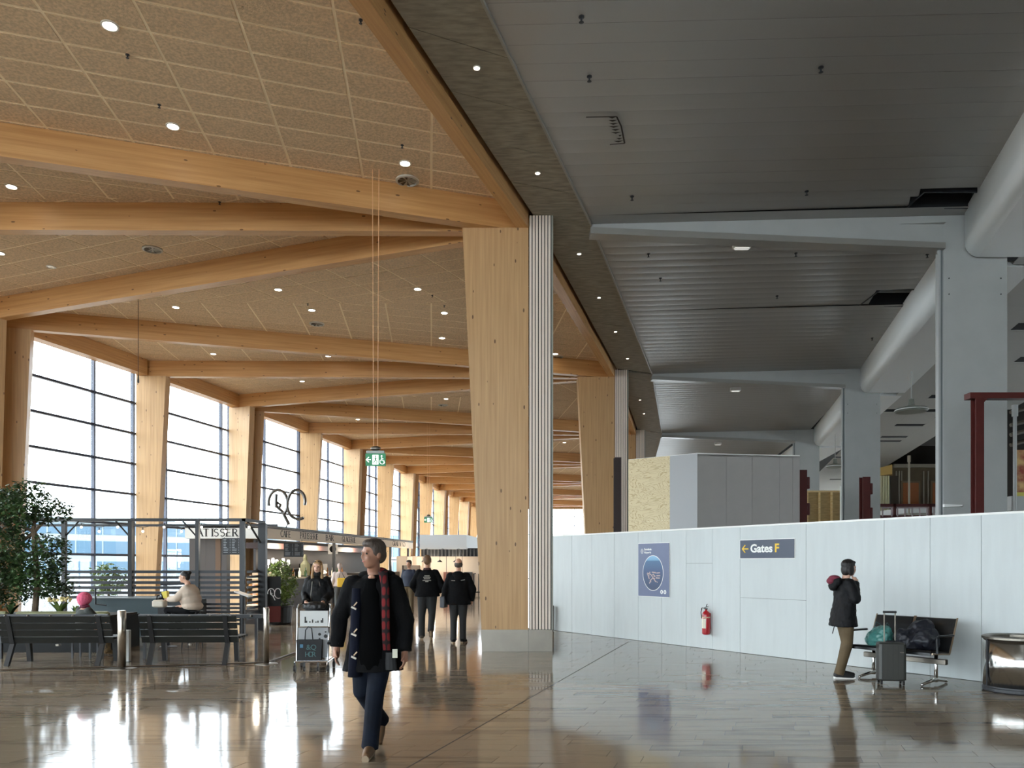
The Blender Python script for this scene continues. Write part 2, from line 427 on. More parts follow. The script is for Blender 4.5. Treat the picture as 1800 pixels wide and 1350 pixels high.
# edge beams on the column side
for k in range(0, len(RC)-1):
    a, c = RC[k], RC[k+1]
    d = (Vector(c)-Vector(a)).normalized(); n_ = Vector((-d.y, d.x))*.105
    o = obox('edge_beam', (a[0]+n_.x, a[1]+n_.y), (c[0]+n_.x, c[1]+n_.y), .21, ZB, ZC-.006, wood)
    lab = {0: 'glulam edge beam overhead behind the camera', 1: 'long pale glulam edge beam ending at the big timber column', 2: 'glulam edge beam behind the big timber column reaching the second column'}.get(k, 'glulam edge beam between the %s and %s right-hand timber columns' % (ORD[k-1], ORD[k]))
    tag(o, lab, 'beam', 'glulam edge beams')
# right columns
names = {2: 'big tapered timber column with striped white slats and steel base in mid hall', 3: 'second tapered timber column of the right row, behind the big one'}
for k in range(2, len(RC)-1):
    rx, ry = RC[k]
    t = thing('timber_column', names.get(k, 'tapered timber column with striped side, %s of the right row' % ORD[k-1]), 'column', (rx, ry, 0), 0, 'right-hand timber columns')
    w0, w1, th = .84, 1.21, .5
    zb = .40
    wz = w0+(w1-w0)*zb/ZB
    q = B().hexa([(-wz, 0, zb), (0, 0, zb), (0, th, zb), (-wz, th, zb)], [(-w1, 0, ZB), (0, 0, ZB), (0, th, ZB), (-w1, th, ZB)])
    q.build('shaft', woodv, t)
    B().hexa([(-w0-.012, -.012, 0), (.0, -.012, 0), (.0, th+.012, 0), (-w0-.012, th+.012, 0)], [(-wz-.012, -.012, zb), (.0, -.012, zb), (.0, th+.012, zb), (-wz-.012, th+.012, zb)]).build('kick_plate', steel, t)
    # striped casing
    B().box(.015, .43, .03, .38, zb, ZS).build('casing', mat('casing_dark', (20, 20, 22), .7), t)
    B().box(.004, .442, -.012, .40, 0, zb).build('casing_kick_plate', steel, t)
    n = 7
    for i in range(n):
        x = .02+i*(.405/n)
        B().bbox(x, x+.043, -.005, .045, zb+.003, ZS-.002, .008).build('slat', slat_w, t)
    B().box(.425, .455, .0, .39, zb+.003, ZS-.002).build('side_panel', mat('casing_side', (150, 150, 140), .5), t)
# left columns
LN = {5: 'leftmost timber window column, a pair of splayed blades at the frame edge', 6: 'second window column from the left, a single pale blade', 7: 'third window column from the left with two splayed blades', 8: 'fourth window column from the left, single pale blade behind the metal monogram', 9: 'fifth window column from the left, splayed pair left of the hanging exit sign', 10: 'sixth window column from the left, just behind the hanging exit sign'}
def blade(t, a, c, w0, w1, th):
    """upright blade from outer point a towards c, width w0 at floor, w1 at the top"""
    d = (Vector(c)-Vector(a)).normalized(); n_ = Vector((-d.y, d.x))*th/2; a = Vector(a)
    def q4(w, z): p = [a-n_, a+d*w-n_, a+d*w+n_, a+n_]; return [(v.x, v.y, z) for v in p]
    B().hexa(q4(w0, 0), q4(w1, ZB-.002)).build('blade', woodv, t)
for j in range(2, len(LC)):
    lx, ly = LC[j]
    t = thing('window_column', LN.get(j, 'slim timber window column, %s from the left along the windows' % ORD[j-4] if j > 10 else 'timber window column %s bays left of the view' % ORD[6-j]), 'column', (lx-.98, ly, 0), 0, 'left-hand window columns')
    if j % 2 == 0: blade(t, (0, .15), (1, .15), .60, .98, .34)
    else:
        k = j//2; A = Vector((lx-.98, ly))
        if k < len(RC): d1 = Vector(RC[k])-A; blade(t, (0, -.02), (d1.x, d1.y), .66, 1.0, .3)
        if k+1 < len(RC): d2 = Vector(RC[k+1])-A; blade(t, (0.02, .30), (d2.x, d2.y+.05), .80, 1.12, .3)
# window walls between left columns
run = 0.0; PH = 3.27; base_run = None
acc = [0]
for j in range(len(LC)-1): acc.append(acc[-1]+(Vector(LC[j+1])-Vector(LC[j])).length)
ref = acc[5]+ (Vector(LC[6])-Vector(LC[5])).length*((23.6-LC[5][1])/(LC[6][1]-LC[5][1]))
wn = 0
for j in range(1, len(LC)-1):
    wn += 1
    a = Vector((LC[j][0]-1.12, LC[j][1])); c = Vector((LC[j+1][0]-1.12, LC[j+1][1])); d = c-a; L_ = d.length
    w = sroot('window_%d' % wn); w.location = (a.x, a.y, 0); w.rotation_euler.z = math.atan2(d.y, d.x)
    xs = [0.0]; s0 = acc[j]
    k = math.ceil((s0-ref)/PH)
    while ref+k*PH < s0+L_:
        x = ref+k*PH-s0
        if .15 < x < L_-.15: xs.append(x)
        k += 1
    xs.append(L_); zs = [0.0, .9, 1.9, 2.9, 3.9, 4.9, 5.9, 6.9, ZC-.05]
    for x in xs: B().box(x-.03, x+.03, -.09, .03, 0, ZC-.05).build('mullion', mullion_m, w)
    for z in zs[:-1]: B().box(0, L_, -.07, .035, z-.035 if z else 0, z+.035).build('transom', mullion_m, w)
    if j < 9:
        for x0, x1 in zip(xs, xs[1:]):
            for z0, z1 in zip(zs, zs[1:]): B().box(x0+.03, x1-.03, -.012, -.004, z0+.035, z1-.035).build('pane', glass, w)
    else:
        q = B()
        for x0, x1 in zip(xs, xs[1:]):
            for z0, z1 in zip(zs, zs[1:]): q.box(x0+.03, x1-.03, -.012, -.004, z0+.035, z1-.035)
        q.build('panes', glass, w, kind='stuff')
    # head beam over the glass
    off = Vector((-d.y, d.x)).normalized()
    a2 = Vector((LC[j][0]-.72, LC[j][1])); c2 = Vector((LC[j+1][0]-.72, LC[j+1][1])); dd = (c2-a2).normalized()
    s_ = .62 if j % 2 else .42; e_ = .42 if j % 2 else .2
    hb = obox('head_beam', tuple(a2+dd*s_), tuple(c2-dd*(.05)), .34, ZB+.02, ZC-.006, wood)
    tag(hb, {5: 'short glulam head beam over the leftmost window bay', 6: 'short glulam head beam over the second window bay', 7: 'short glulam head beam over the third window bay'}.get(j, 'short glulam head beam over the %s window bay from the left' % ORD[j-4] if j > 7 else 'short glulam head beam %s bays left of the view' % ORD[6-j]), 'beam', 'glulam head beams')
    wr = struct(obox('wall_left', tuple(a+Vector((-.15, 0))), tuple(c+Vector((-.15, 0))), .2, ZC-.05, 9.9, grey_paint))
# far end window wall
w = sroot('window_20', 'glazed end wall closing the hall')
for x in range(0, 9): B().box(-5+x*3-.04, -5+x*3+.04, 86, 86.12, 0, ZB).build('mullion', mullion_m, w)
for z in [0, .9, 1.9, 2.9, 3.9, 4.9, 5.9, 6.9]: B().box(-5, 19, 86, 86.1, z, z+.07).build('transom', mullion_m, w)
B().box(-5, 19, 86.05, 86.06, 0, ZB).build('pane', glass, w)
struct(B().box(-5, 19, 85.9, 86.2, ZB, 9.9).build('wall_end', wood))
# closing walls outside the view; unseen glazing added to let in more daylight
def glazed(name, x0, x1, y0, y1, ztop, lab):
    w = sroot(name, lab); ax = abs(x1-x0) > abs(y1-y0); L_ = (x1-x0) if ax else (y1-y0); n = round(L_/3.2)
    def bx(a, c, z0, z1, th, nm, m):
        (B().box(x0+a, x0+c, y0-th, y0+th, z0, z1) if ax else B().box(x0-th, x0+th, y0+a, y0+c, z0, z1)).build(nm, m, w)
    for i in range(n+1): bx(i*L_/n-.04, i*L_/n+.04, 0, ztop, .08, 'mullion', mullion_m)
    for z in (0, .9, 2.9, 4.9, 6.9): bx(0, L_, z, z+.07, .06, 'transom', mullion_m)
    bx(0, L_, 0, ztop, .005, 'pane', glass)
glazed('window_21', -19.9, 1.5, -18, -18, 7.6, 'unseen glazed gable added behind the camera, sized for its daylight')
struct(B().box(1.5, 34, -18.2, -18, 0, 9.9).build('wall_back', grey_paint)); struct(B().box(-19.9, 1.5, -18.2, -18, 7.6, 9.9).build('wall_back', grey_paint))
glazed('window_22', 33.8, 33.8, 4, 86, 3.4, 'unseen side glazing added to light the closed-off hall')
struct(B().box(33.8, 34, -18, 4, 0, 3.9).build('wall_side', grey_paint))
struct(B().box(33.8, 34, -18, 96, 3.4, 9.9).build('wall_right', grey_paint))
struct(B().box(19, 34, 86, 86.3, 0, 9.9).build('wall_far', grey_paint))
glazed('window_23', -20.3, -20.3, -18, -2.6, 8.2, 'unseen side glazing added behind the camera to light the bulkheads')

# ---- concrete soffit strip beside the edge beam and metal ceiling
MC = [(-5.6, -7.4), (-1.9, 3.8), (1.5, 14.5), (4.73, 25.9), (7.35, 37.6), (9.0, 48.6), (10.2, 60)]
GC = [(1.4, -7.4), (4.85, 3.8), (8.15, 14.5), (11.22, 25.9), (13.85, 37.6), (15.6, 48.6), (16.9, 60)]
sof = sroot('ceiling', 'dark concrete soffit strip between timber hall and metal ceiling')
for k in range(0, len(MC)-1):
    a, c = RC[k], RC[k+1]; e0 = (a[0]+.09, a[1]+(.25 if k > 2 else .0)); e1 = (c[0]+.09, c[1])
    m0, m1 = MC[k], MC[k+1]
    L0 = lambda t: lerp(e0, e1, t); L1 = lambda t: lerp(m0, m1, t)
    n = 9 if k < 4 else 5; g = .004
    for i in range(n):
        t0, t1 = i/n+.0006, (i+1)/n-.0006
        if i == n-1 and k >= 2: t1 -= .012
        B().prism([L0(t0), L1(t0), L1(t1), L0(t1)], ZS+random.uniform(0, .004), ZS+.06).build('panel', concrete, sof)
    # thin trim along the metal ceiling edge
    a_, c_ = Vector(m0), Vector(m1)
    obox('edge_trim', m0, m1, .03, ZS-.03, ZS+.06, mat('trim_grey', (150, 146, 136), .4), sof)
def zmet(x, x0, x1): return EYE+6.42+.18*max(0, min(1, (x-x0)/(x1-x0)))
met = sroot('ceiling', 'dark glossy metal plank ceiling right of the concrete soffit')
def plank(ya, yb, xl0, xr0, xl1, xr1, zl, zr):
    n = 8; vs = []; fs = []; prof = ((0, .002), (.06, 0), (.5, -.0015), (.94, 0), (1, .002))
    tw = random.uniform(-.0006, .0006)
    for i in range(n+1):
        t = i/n
        for s_, dz in prof:
            x = (xl0+(xr0-xl0)*t)*(1-s_)+(xl1+(xr1-xl1)*t)*s_
            vs.append((x, ya+(yb-ya)*s_, zl+(zr-zl)*t+dz+tw*(s_-.5)*2))
    m = len(prof)
    for i in range(n):
        for k in range(m-1): fs.append((i*m+k, i*m+k+1, (i+1)*m+k+1, (i+1)*m+k))
    q = B().add(vs, fs); return q.build('plank', ceil_metal, met, smooth=True)
for k in range(0, len(MC)-1):
    (mx0, my0), (mx1, my1) = MC[k], MC[k+1]; (gx0, gy0), (gx1, gy1) = GC[k], GC[k+1]
    zr = EYE+6.60; n = round((my1-my0)/.36)
    if k > 3: n = 14
    for i in range(n):
        t0, t1 = (i+.003)/n, (i+.997)/n
        ya, yb = my0+(my1-my0)*t0, my0+(my1-my0)*t1
        xl0, xl1 = mx0+(mx1-mx0)*t0, mx0+(mx1-mx0)*t1
        xr0, xr1 = gx0+(gx1-gx0)*t0+.75, gx0+(gx1-gx0)*t1+.75
        zr_ = zr
        if k == 2 and 18.35 < (ya+yb)/2 < 19.65:
            xr0 = 8.75+.27*(ya-18.4); xr1 = 8.75+.27*(yb-18.4)
        if k == 1 and 13.55 < (ya+yb)/2 < 14.2:
            xr0 = 7.15; xr1 = 7.3
        plank(ya, yb, xl0, xr0, xl1, xr1, EYE+6.42, zr_)
# dark void seen through the two open hatches: steel rails above
for (x0, x1, y0, y1) in ((8.85, 10.2, 18.42, 19.6), (7.3, 8.5, 13.6, 14.2)):
    t = thing('ceiling_hatch', 'open black hatch in the metal ceiling %s' % ('above the second bay, near the white bulkhead' if y0 > 15 else 'at the top of the nearest grey column'), 'hatch', (x0, y0, EYE+6.62), 0)
    w_, l_ = x1-x0, y1-y0
    B().box(-.02, w_, -.02, .01, -.04, .3).box(-.02, w_, l_-.01, l_+.02, -.04, .3).box(-.02, .01, 0, l_, -.04, .3).build('lining', dark_steel, t)
    B().box(0, w_, l_*.5, l_*.5+.04, .12, .17).build('rail', grey_paint, t)
    B().tube([(w_*.75, l_*.4, .1), (w_*.77, l_*.45, .45)], .02).build('hanger', grey_paint, t)

# girders and grey columns on the right
for k in range(2, len(MC)-1):
    (mx, my), (gx, gy) = MC[k], GC[k]
    lab = {2: 'nearest grey steel girder tapering left from the big grey column', 3: 'second grey tapering girder', 4: 'third grey tapering girder'}.get(k, 'far grey tapering girder above the hoardings')
    t = thing('girder', lab, 'beam', (0, 0, 0), 0, 'grey ceiling girders')
    zt0, zt1 = EYE+6.46, EYE+6.64; zb0, zb1 = EYE+6.34, EYE+6.05
    q = B().hexa([(mx, my, zb0), (gx, gy, zb1), (gx, gy+.1, zb1), (mx, my+.1, zb0)], [(mx, my, zt0+.1), (gx, gy, zt1), (gx, gy+.1, zt1), (mx, my+.1, zt0+.1)])
    q.build('web', grey_paint, t)
    B().hexa([(mx-.02, my-.07, zb0-.12), (gx, gy-.07, zb1-.11), (gx, gy+.22, zb1-.11), (mx-.02, my+.22, zb0-.12)], [(mx-.02, my-.07, zb0), (gx, gy-.07, zb1), (gx, gy+.22, zb1), (mx-.02, my+.22, zb0)]).build('flange', mat('girder_flange', (158, 156, 150), .3, metal=.3), t)
    B().hexa([(gx-.85, gy-.01, zt1-.22), (gx-.01, gy-.10, zt1-.22), (gx-.01, gy-.01, zt1-.22), (gx-.8, gy, zt1-.22)], [(gx-.85, gy-.01, zt1-.205), (gx-.01, gy-.10, zt1-.19), (gx-.01, gy-.01, zt1-.19), (gx-.8, gy, zt1-.2)]).build('stiffener', grey_paint, t)
    B().box(mx+.6, mx+.63, my-.015, my+.0, zb0, zt0).build('rib', grey_paint, t)
    lab = {2: 'large nearest grey clad column above the white hoarding', 3: 'second grey clad column, left of the pendant disc lamp', 4: 'third grey clad column beside the grey enclosure'}.get(k, 'far grey clad column')
    t = thing('grey_column', lab, 'column', (gx, gy, 0), 0, 'grey clad columns')
    B().box(0, 1.2, 0, .28, 0, EYE+6.62).build('cladding', grey_paint, t)
    B().box(-.085, -.045, .02, .06, 0, EYE+6.0).build('guide_rail', grey_paint, t)
    B().box(-.045, -.0, .04, .09, 0, EYE+6.0).build('backing_channel', mat('channel', (120, 126, 128), .5), t)
    if k < 4:
        for zx in (.10, 1.08):
            for zz in (5.35, 5.65) : B().sph((zx, -.003, zz+EYE-.25), .013, n=8).build('bolt', dark_steel, t)
# small shelf arm on the nearest grey column
o = B().hexa([(0, -.06, 0), (.34, -.06, .01), (.34, 0, .01), (0, 0, 0)], [(0, -.06, .05), (.34, -.06, .04), (.34, 0, .04), (0, 0, .05)]).build('door_closer', white_p, None, PX(1659, 891, 14.45)+Vector((0, .04, 0)))
tag(o, 'small white arm bracket on the nearest grey column just above the hoarding', 'bracket')

# white bulkheads with rounded lower edge
def bulkhead(p0, p1, lab, x_r=5.0):
    t = thing('bulkhead', lab, 'bulkhead', (p0[0], p0[1], 0), 0, 'white ceiling bulkheads')
    zt, zb, r = EYE+6.66, EYE+5.77, .26
    prof = [(0, zt), (0, zt-.02), (0, zb+r+.04), (0, zb+r)]+[(r-r*math.cos(R(a)), zb+r-r*math.sin(R(a))) for a in range(15, 91, 15)]+[(r+.04, zb), (1.46, zb), (1.5, zb), (1.5, zb+.1), (.4, zb+.12), (.1, zt)]
    dx, dy = p1[0]-p0[0], p1[1]-p0[1]
    n = len(prof); vs = [(x, 0, z) for x, z in prof]+[(x+dx, dy, z) for x, z in prof]
    fs = [tuple(range(n))[::-1], tuple(range(n, 2*n))]+[(i, (i+1)%n, n+(i+1)%n, n+i) for i in range(n)]
    o = B().add(vs, [f[::-1] for f in fs]).build('shell', white_gloss, t)
    for p in o.data.polygons: p.use_smooth = len(p.vertices) == 4 and abs(p.normal.z) < .999 and abs(p.normal.y) < .5
    return t
bulkhead((5.0, 3.6), (8.50, 14.42), 'white rounded ceiling bulkhead nearest the camera at the upper right corner')
bulkhead((1.5, -7.4), (5.0, 3.58), 'white rounded ceiling bulkhead overhead beside the camera')
bulkhead((8.66, 14.9), (11.72, 25.85), 'white rounded ceiling bulkhead right of the second ceiling bay')
bulkhead((11.85, 26.3), (14.75, 37.5), 'white rounded ceiling bulkhead behind the second grey column')
bulkhead((14.95, 38.0), (16.6, 48.5), 'white rounded ceiling bulkhead far behind the third grey column')
# low white ceiling with missing tiles, right of the bulkheads
low = sroot('ceiling', 'low white suspended ceiling with missing tiles over the closed-off side')
LZ = EYE+5.78
def lx(y): return 5.0+.3*(y-3.6) if y < 14.6 else (8.66+.28*(y-14.9))
edge = lambda y: 17.9+(y-27.1)*.235
holes = []
def cell_hole(px0, px1, py0, py1):
    a = AT((px0+px1)/2, (py0+py1)/2, LZ); holes.append((a.x, a.y))
for h in ((1600, 1640, 692, 698), (1560, 1572, 718, 725), (1590, 1600, 716, 724), (1640, 1650, 717, 722), (1625, 1638, 733, 737), (1590, 1610, 747, 751), (1565, 1585, 765, 768), (1555, 1565, 776, 779), (1785, 1800, 572, 590), (1785, 1795, 628, 634), (1462, 1470, 802, 805), (1450, 1475, 803, 807), (1448, 1455, 842, 844)): cell_hole(*h)
TS = 1.2; yy = -8.0; q = B(); qn = 0
while yy < 60:
    xa = lx(yy)+1.3; xe = edge(yy)
    n = max(1, round((xe-xa)/TS))
    for i in range(n):
        x0 = xa+i*TS; x1 = x0+TS
        if any(x0-.35 <= hx < x1-.35 and yy <= hy < yy+.6 for hx, hy in holes): continue
        pl = [(x0, yy), (x1-.004, yy), (x1-.004+.17, yy+.596), (x0+.17, yy+.596)]
        q.prism(pl, LZ, LZ+.02)
    yy += .6
q.build('tile_field', ceil_white, low, kind='stuff')

# ---- white hoarding wall
def wallp(px):
    """plan point of hoarding face at photo column px"""
    d = 2160/(116+.12*(px-972)); return Vector(((px-900)*d/F, d))
w0, w1 = wallp(944), wallp(1800)
wd = (w1-w0).normalized(); wlen = (w1-w0).length+3.2; WZ = 2.30
wn_ = Vector((wd.y, -wd.x))            # pointing to the hall (left/near)
if wn_.x > 0: wn_ = -wn_
wall = sroot('wall_right', 'long white painted board hoarding across the right side'); wall.location = (w0.x, w0.y, 0); wang = math.atan2(wd.y, wd.x); wall.rotation_euler.z = wang
# local x along the wall, local +y or -y? hall side:
side = 1 if (Matrix.Rotation(wang, 2) @ Vector((0, 1))).dot(wn_) > 0 else -1
def ly(v): return side*v
def ws(px): return (wallp(px)-w0).dot(wd)
js = [ws(x) for x in (1005, 1040, 1080, 1122, 1163, 1206, 1252, 1301, 1417, 1554, 1635, 1725)]
xs = [0]+js; x = js[-1]+.69
while x < wlen: xs.append(x); x += .69
xs.append(wlen)
def sb(q, x0, x1, y0, y1, z0, z1):
    y0, y1 = sorted((ly(y0), ly(y1))); return q.box(x0, x1, y0, y1, z0, z1)
sb(B(), 0, wlen, -.08, -.014, 0, WZ-.03).build('backing', mat('joint_grey', (120, 124, 124), .7), wall)
for x0, x1 in zip(xs, xs[1:]):
    hs = [0, WZ-.03]
    if abs(x0-ws(1206)) < .01: hs = [0, 1.62, WZ-.03]
    if abs(x0-ws(1301)) < .01: hs = [0, 1.0, WZ-.03]
    for z0, z1 in zip(hs, hs[1:]): sb(B(), x0+.003, x1-.003, -.014, random.uniform(-.002, .001), z0+(.003 if z0 else .006), z1-.003 if z1 < 2 else z1).build('panel', board_w, wall)
sb(B(), -.01, wlen, -.11, .012, WZ-.03, WZ).build('coping', coping_m, wall)
def onwall(px, z, off=.0):
    p = wallp(px); v = p+wn_*off; return Vector((v.x, v.y, z))
# wall-local helper for flat signs: local frame x along wall from left to right of picture, y=-out of wall
def wall_thing(name, label, cat, px, z, off=.004):
    p = onwall(px, z, off); return thing(name, label, cat, p, wang)
# ================================================================= THINGS ON THE RIGHT
# gates sign
def rectwall(t, name, x0, x1, z0, z1, m, th=.012, y=0):
    return B().box(x0, x1, -th-y, -y, z0, z1).build(name, m, t)
t = wall_thing('gate_sign', 'slate blue direction sign with yellow arrow reading Gates F', 'sign', 1302, 0)
sl = ws(1397)-ws(1302); zb, zt = EYE+.072, EYE+.420
zb, zt = EYE+(992-981.5)*wallp(1302).y/F, EYE+(992-950)*wallp(1302).y/F
rectwall(t, 'board', 0, sl, zb, zt, signblue)
rectwall(t, 'edge_strip', -.012, sl+.012, zb-.012, zt+.012, white_p, .004)
h = zt-zb; ts = h*.62
textmesh('lettering', 'Gates', ts, white_p, t, (sl*.41, -.014, zb+h*.33), bold=.006)
textmesh('lettering', 'F', ts, yellow_p, t, (sl*.695, -.014, zb+h*.33), bold=.006)
def stroke(q, pts, w, y0=-.014, th=.002, closed=False):
    """flat ribbon in the xz plane"""
    pts = [Vector(p) for p in pts]; n = len(pts); L_, R_ = [], []
    for i, p in enumerate(pts):
        a = pts[i-1] if (i > 0 or closed) else p; c = pts[(i+1) % n] if (i < n-1 or closed) else p
        d = (c-a).normalized(); nn = Vector((-d.y, d.x))*w/2; L_.append(p+nn); R_.append(p-nn)
    for i in range(n if closed else n-1):
        j = (i+1) % n
        quad = [R_[i], R_[j], L_[j], L_[i]]
        q.add([(v.x, y0-th, v.y) for v in quad]+[(v.x, y0, v.y) for v in quad], [(0,1,2,3), (7,6,5,4), (0,4,5,1), (1,5,6,2), (2,6,7,3), (3,7,4,0)])
    return q
q = B(); ax, az = sl*.05, zb+h*.52; s = h*.2
stroke(q, [(ax, az), (ax+s*2.0, az)], .024); stroke(q, [(ax+s*.95, az+s*1.05), (ax-.004, az), (ax+s*.95, az-s*1.05)], .024, th=.003)
q.build('arrow', yellow_p, t)
# poster
t = wall_thing('poster', 'slate blue airport poster with an oval aerial photo', 'poster', 1123, 0)
pl = ws(1177)-ws(1123); d0 = wallp(1123).y; zb, zt = EYE+(992-1047)*d0/F, EYE+(992-956)*d0/F; h = zt-zb
rectwall(t, 'sheet', 0, pl, zb, zt, mat('poster_blue', (104, 114, 146), .45)); rectwall(t, 'edge_strip', -.012, pl+.012, zb-.012, zt+.012, white_p, .004)
def disc(q, cx, cz, rx, rz, y0, th=.002, n=32):
    vs = [(cx+rx*math.cos(2*math.pi*k/n), y0-th, cz+rz*math.sin(2*math.pi*k/n)) for k in range(n)]
    vs += [(x, y0, z) for x, _, z in vs]
    return q.add(vs, [tuple(range(n)), tuple(range(n, 2*n))[::-1]]+[(i, i+n, (i+1)%n+n, (i+1)%n) for i in range(n)])
def ring(q, cx, cz, rx, rz, w, y0, n=36): return stroke(q, [(cx+rx*math.cos(2*math.pi*k/n), cz+rz*math.sin(2*math.pi*k/n)) for k in range(n)], w, y0, closed=True)
cx, cz, rx, rz = pl*.49, zb+h*.44, pl*.33, h*.33
def aerial():
    m = bpy.data.materials.new('aerial_print'); m.use_nodes = True; nt = m.node_tree; N = nt.nodes.new; L = nt.links.new; p = nt.nodes['Principled BSDF']
    tc = N('ShaderNodeTexCoord'); sp = N('ShaderNodeSeparateXYZ'); L(tc.outputs['Generated'], sp.inputs[0])
    r = N('ShaderNodeValToRGB'); e = r.color_ramp.elements
    e[0].position = 0; e[0].color = (*lin((58, 72, 102)), 1); e[1].position = 1; e[1].color = (*lin((150, 196, 226)), 1)
    x = e.new(.55); x.color = (*lin((70, 92, 130)), 1); x = e.new(.84); x.color = (*lin((74, 112, 152)), 1); x = e.new(.87); x.color = (*lin((120, 170, 206)), 1)
    L(sp.outputs[2], r.inputs[0]); L(r.outputs[0], p.inputs['Base Color']); p.inputs['Roughness'].default_value = .5; return m
disc(B(), cx, cz, rx, rz, -.012).build('aerial_photo', aerial(), t)
ring(B(), cx, cz, rx, rz, .012, -.0125).build('oval_outline', white_p, t)
q = B(); rr = random.Random(3)
for pts in ([(-.55,.0),(-.2,-.08),(.05,-.3),(.3,-.5)], [(-.3,-.45),(0,-.28),(.2,-.32)], [(-.5,-.1),(-.35,-.35)], [(0,-.05),(.25,-.2)], [(-.1,.05),(.3,.02)], [(.35,-.0),(.7,.02)], [(.35,-.15),(.72,-.14)], [(.3,-.28),(.68,-.28)], [(-.35,-.6),(-.2,-.42)]):
    stroke(q, [(cx+a*rx, cz+c*rz) for a, c in pts], .022, -.0145)
for _ in range(14):
    a, c = rr.uniform(-.6, .5), rr.uniform(-.55, .05); stroke(q, [(cx+a*rx, cz+c*rz), (cx+(a+.1)*rx, cz+(c+rr.uniform(-.05,.05))*rz)], .014, -.0146)
q.build('terminal_print', mat('print_pinkgrey', (196, 176, 172), .6), t)
q = B(); ring(q, pl*.13, zb+h*.855, .034, .045, .008, -.0125, 20); ring(q, pl*.13, zb+h*.855, .014, .02, .006, -.0125, 14); q.build('emblem', white_p, t)
textmesh('lettering', 'Swedavia', .062, white_p, t, (pl*.2, -.014, zb+h*.872), align='LEFT', bold=.0015, sx=.95)
textmesh('lettering', 'Airports', .062, white_p, t, (pl*.2, -.014, zb+h*.815), align='LEFT', bold=.0015, sx=.95)
q = B()
for k in (0, 1): disc(q, pl*(.77+.105*k), zb+h*.09, .037, .042, -.0125)
q.build('round_emblem', white_p, t)
for k in (0, 1): q = B(); disc(q, pl*(.77+.105*k), zb+h*.09, .012, .02, -.0146); q.build('round_emblem_core', mat('poster_blue', (92, 102, 132)), t)

# extinguisher
red = mat('extinguisher_red', (176, 22, 34), .3, coat=.4)
pw = wallp(1247); t = thing('fire_extinguisher', 'red fire extinguisher hanging on the white hoarding below the signs', 'extinguisher', (pw.x+wn_.x*.09, pw.y+wn_.y*.09, EYE-(1115-992)*pw.y/F), wang)
B().lathe([(.05, 0), (.072, .012), (.076, .03), (.076, .37), (.066, .41), (.04, .435), (.022, .445), (.022, .47)], 20).build('cylinder', red, t, smooth=True)
B().box(-.02, .02, -.02, .02, .47, .495).tube([(-.02, 0, .49), (-.075, -.03, .5), (-.09, -.04, .47)], .007, 6).hexa([(-.012,-.05,.5),(.012,-.05,.5),(.012,.05,.52),(-.012,.05,.52)], [(-.012,-.05,.507),(.012,-.05,.507),(.012,.05,.53),(-.012,.05,.53)]).build('valve', mat('valve_black', (20, 20, 22), .4), t)
B().tube([(0, 0, .52), (.05, -.04, .56), (.07, -.05, .575)], .007, 6).build('carry_handle', mat('valve_black', (20, 20, 22), .4), t)
B().tube([(-.075, -.03, .49), (-.095, -.035, .42), (-.085, -.03, .3)], .009, 6).build('hose', mat('valve_black', (20, 20, 22), .4), t)
q = B()
for k in range(7):
    a0, a1 = R(195+k*16), R(195+(k+1)*16)
    q.add([(.078*math.cos(a0), .078*math.sin(a0), .12), (.078*math.cos(a1), .078*math.sin(a1), .12), (.078*math.cos(a1), .078*math.sin(a1), .30), (.078*math.cos(a0), .078*math.sin(a0), .30)], [(0, 1, 2, 3)])
q.build('label', mat('label_cream', (232, 226, 206), .6), t)
B().lathe([(.078, .315), (.078, .335)], 20).build('strap', mat('strap_beige', (216, 190, 160), .5), t)
B().box(-.03, .03, .07, .092, .1, .4).build('wall_bracket', red, t)

# litter bin
t = thing('litter_bin', 'round polished steel litter bin at the right edge of the picture', 'bin', (6.36, 9.68, 0), 0)
r = .375
B().lathe([(r-.02, 0), (r, .015), (r, .05), (r-.012, .055), (r-.012, .075)], 40).build('base_ring', dark_steel, t, smooth=False)
B().lathe([(r-.008, .075), (r-.008, .66)], 48).build('drum', chrome, t, smooth=False)
for p in t.children[-1].data.polygons: p.use_smooth = len(p.vertices) == 4
B().lathe([(r-.01, .66), (r+.006, .665), (r+.006, .69), (r-.03, .705), (r-.09, .69), (r-.1, .6)], 40).build('rim', steel, t)
B().box(-r-.004, -r+.004, -.012, .012, .075, .66).build('seam', dark_steel, t)

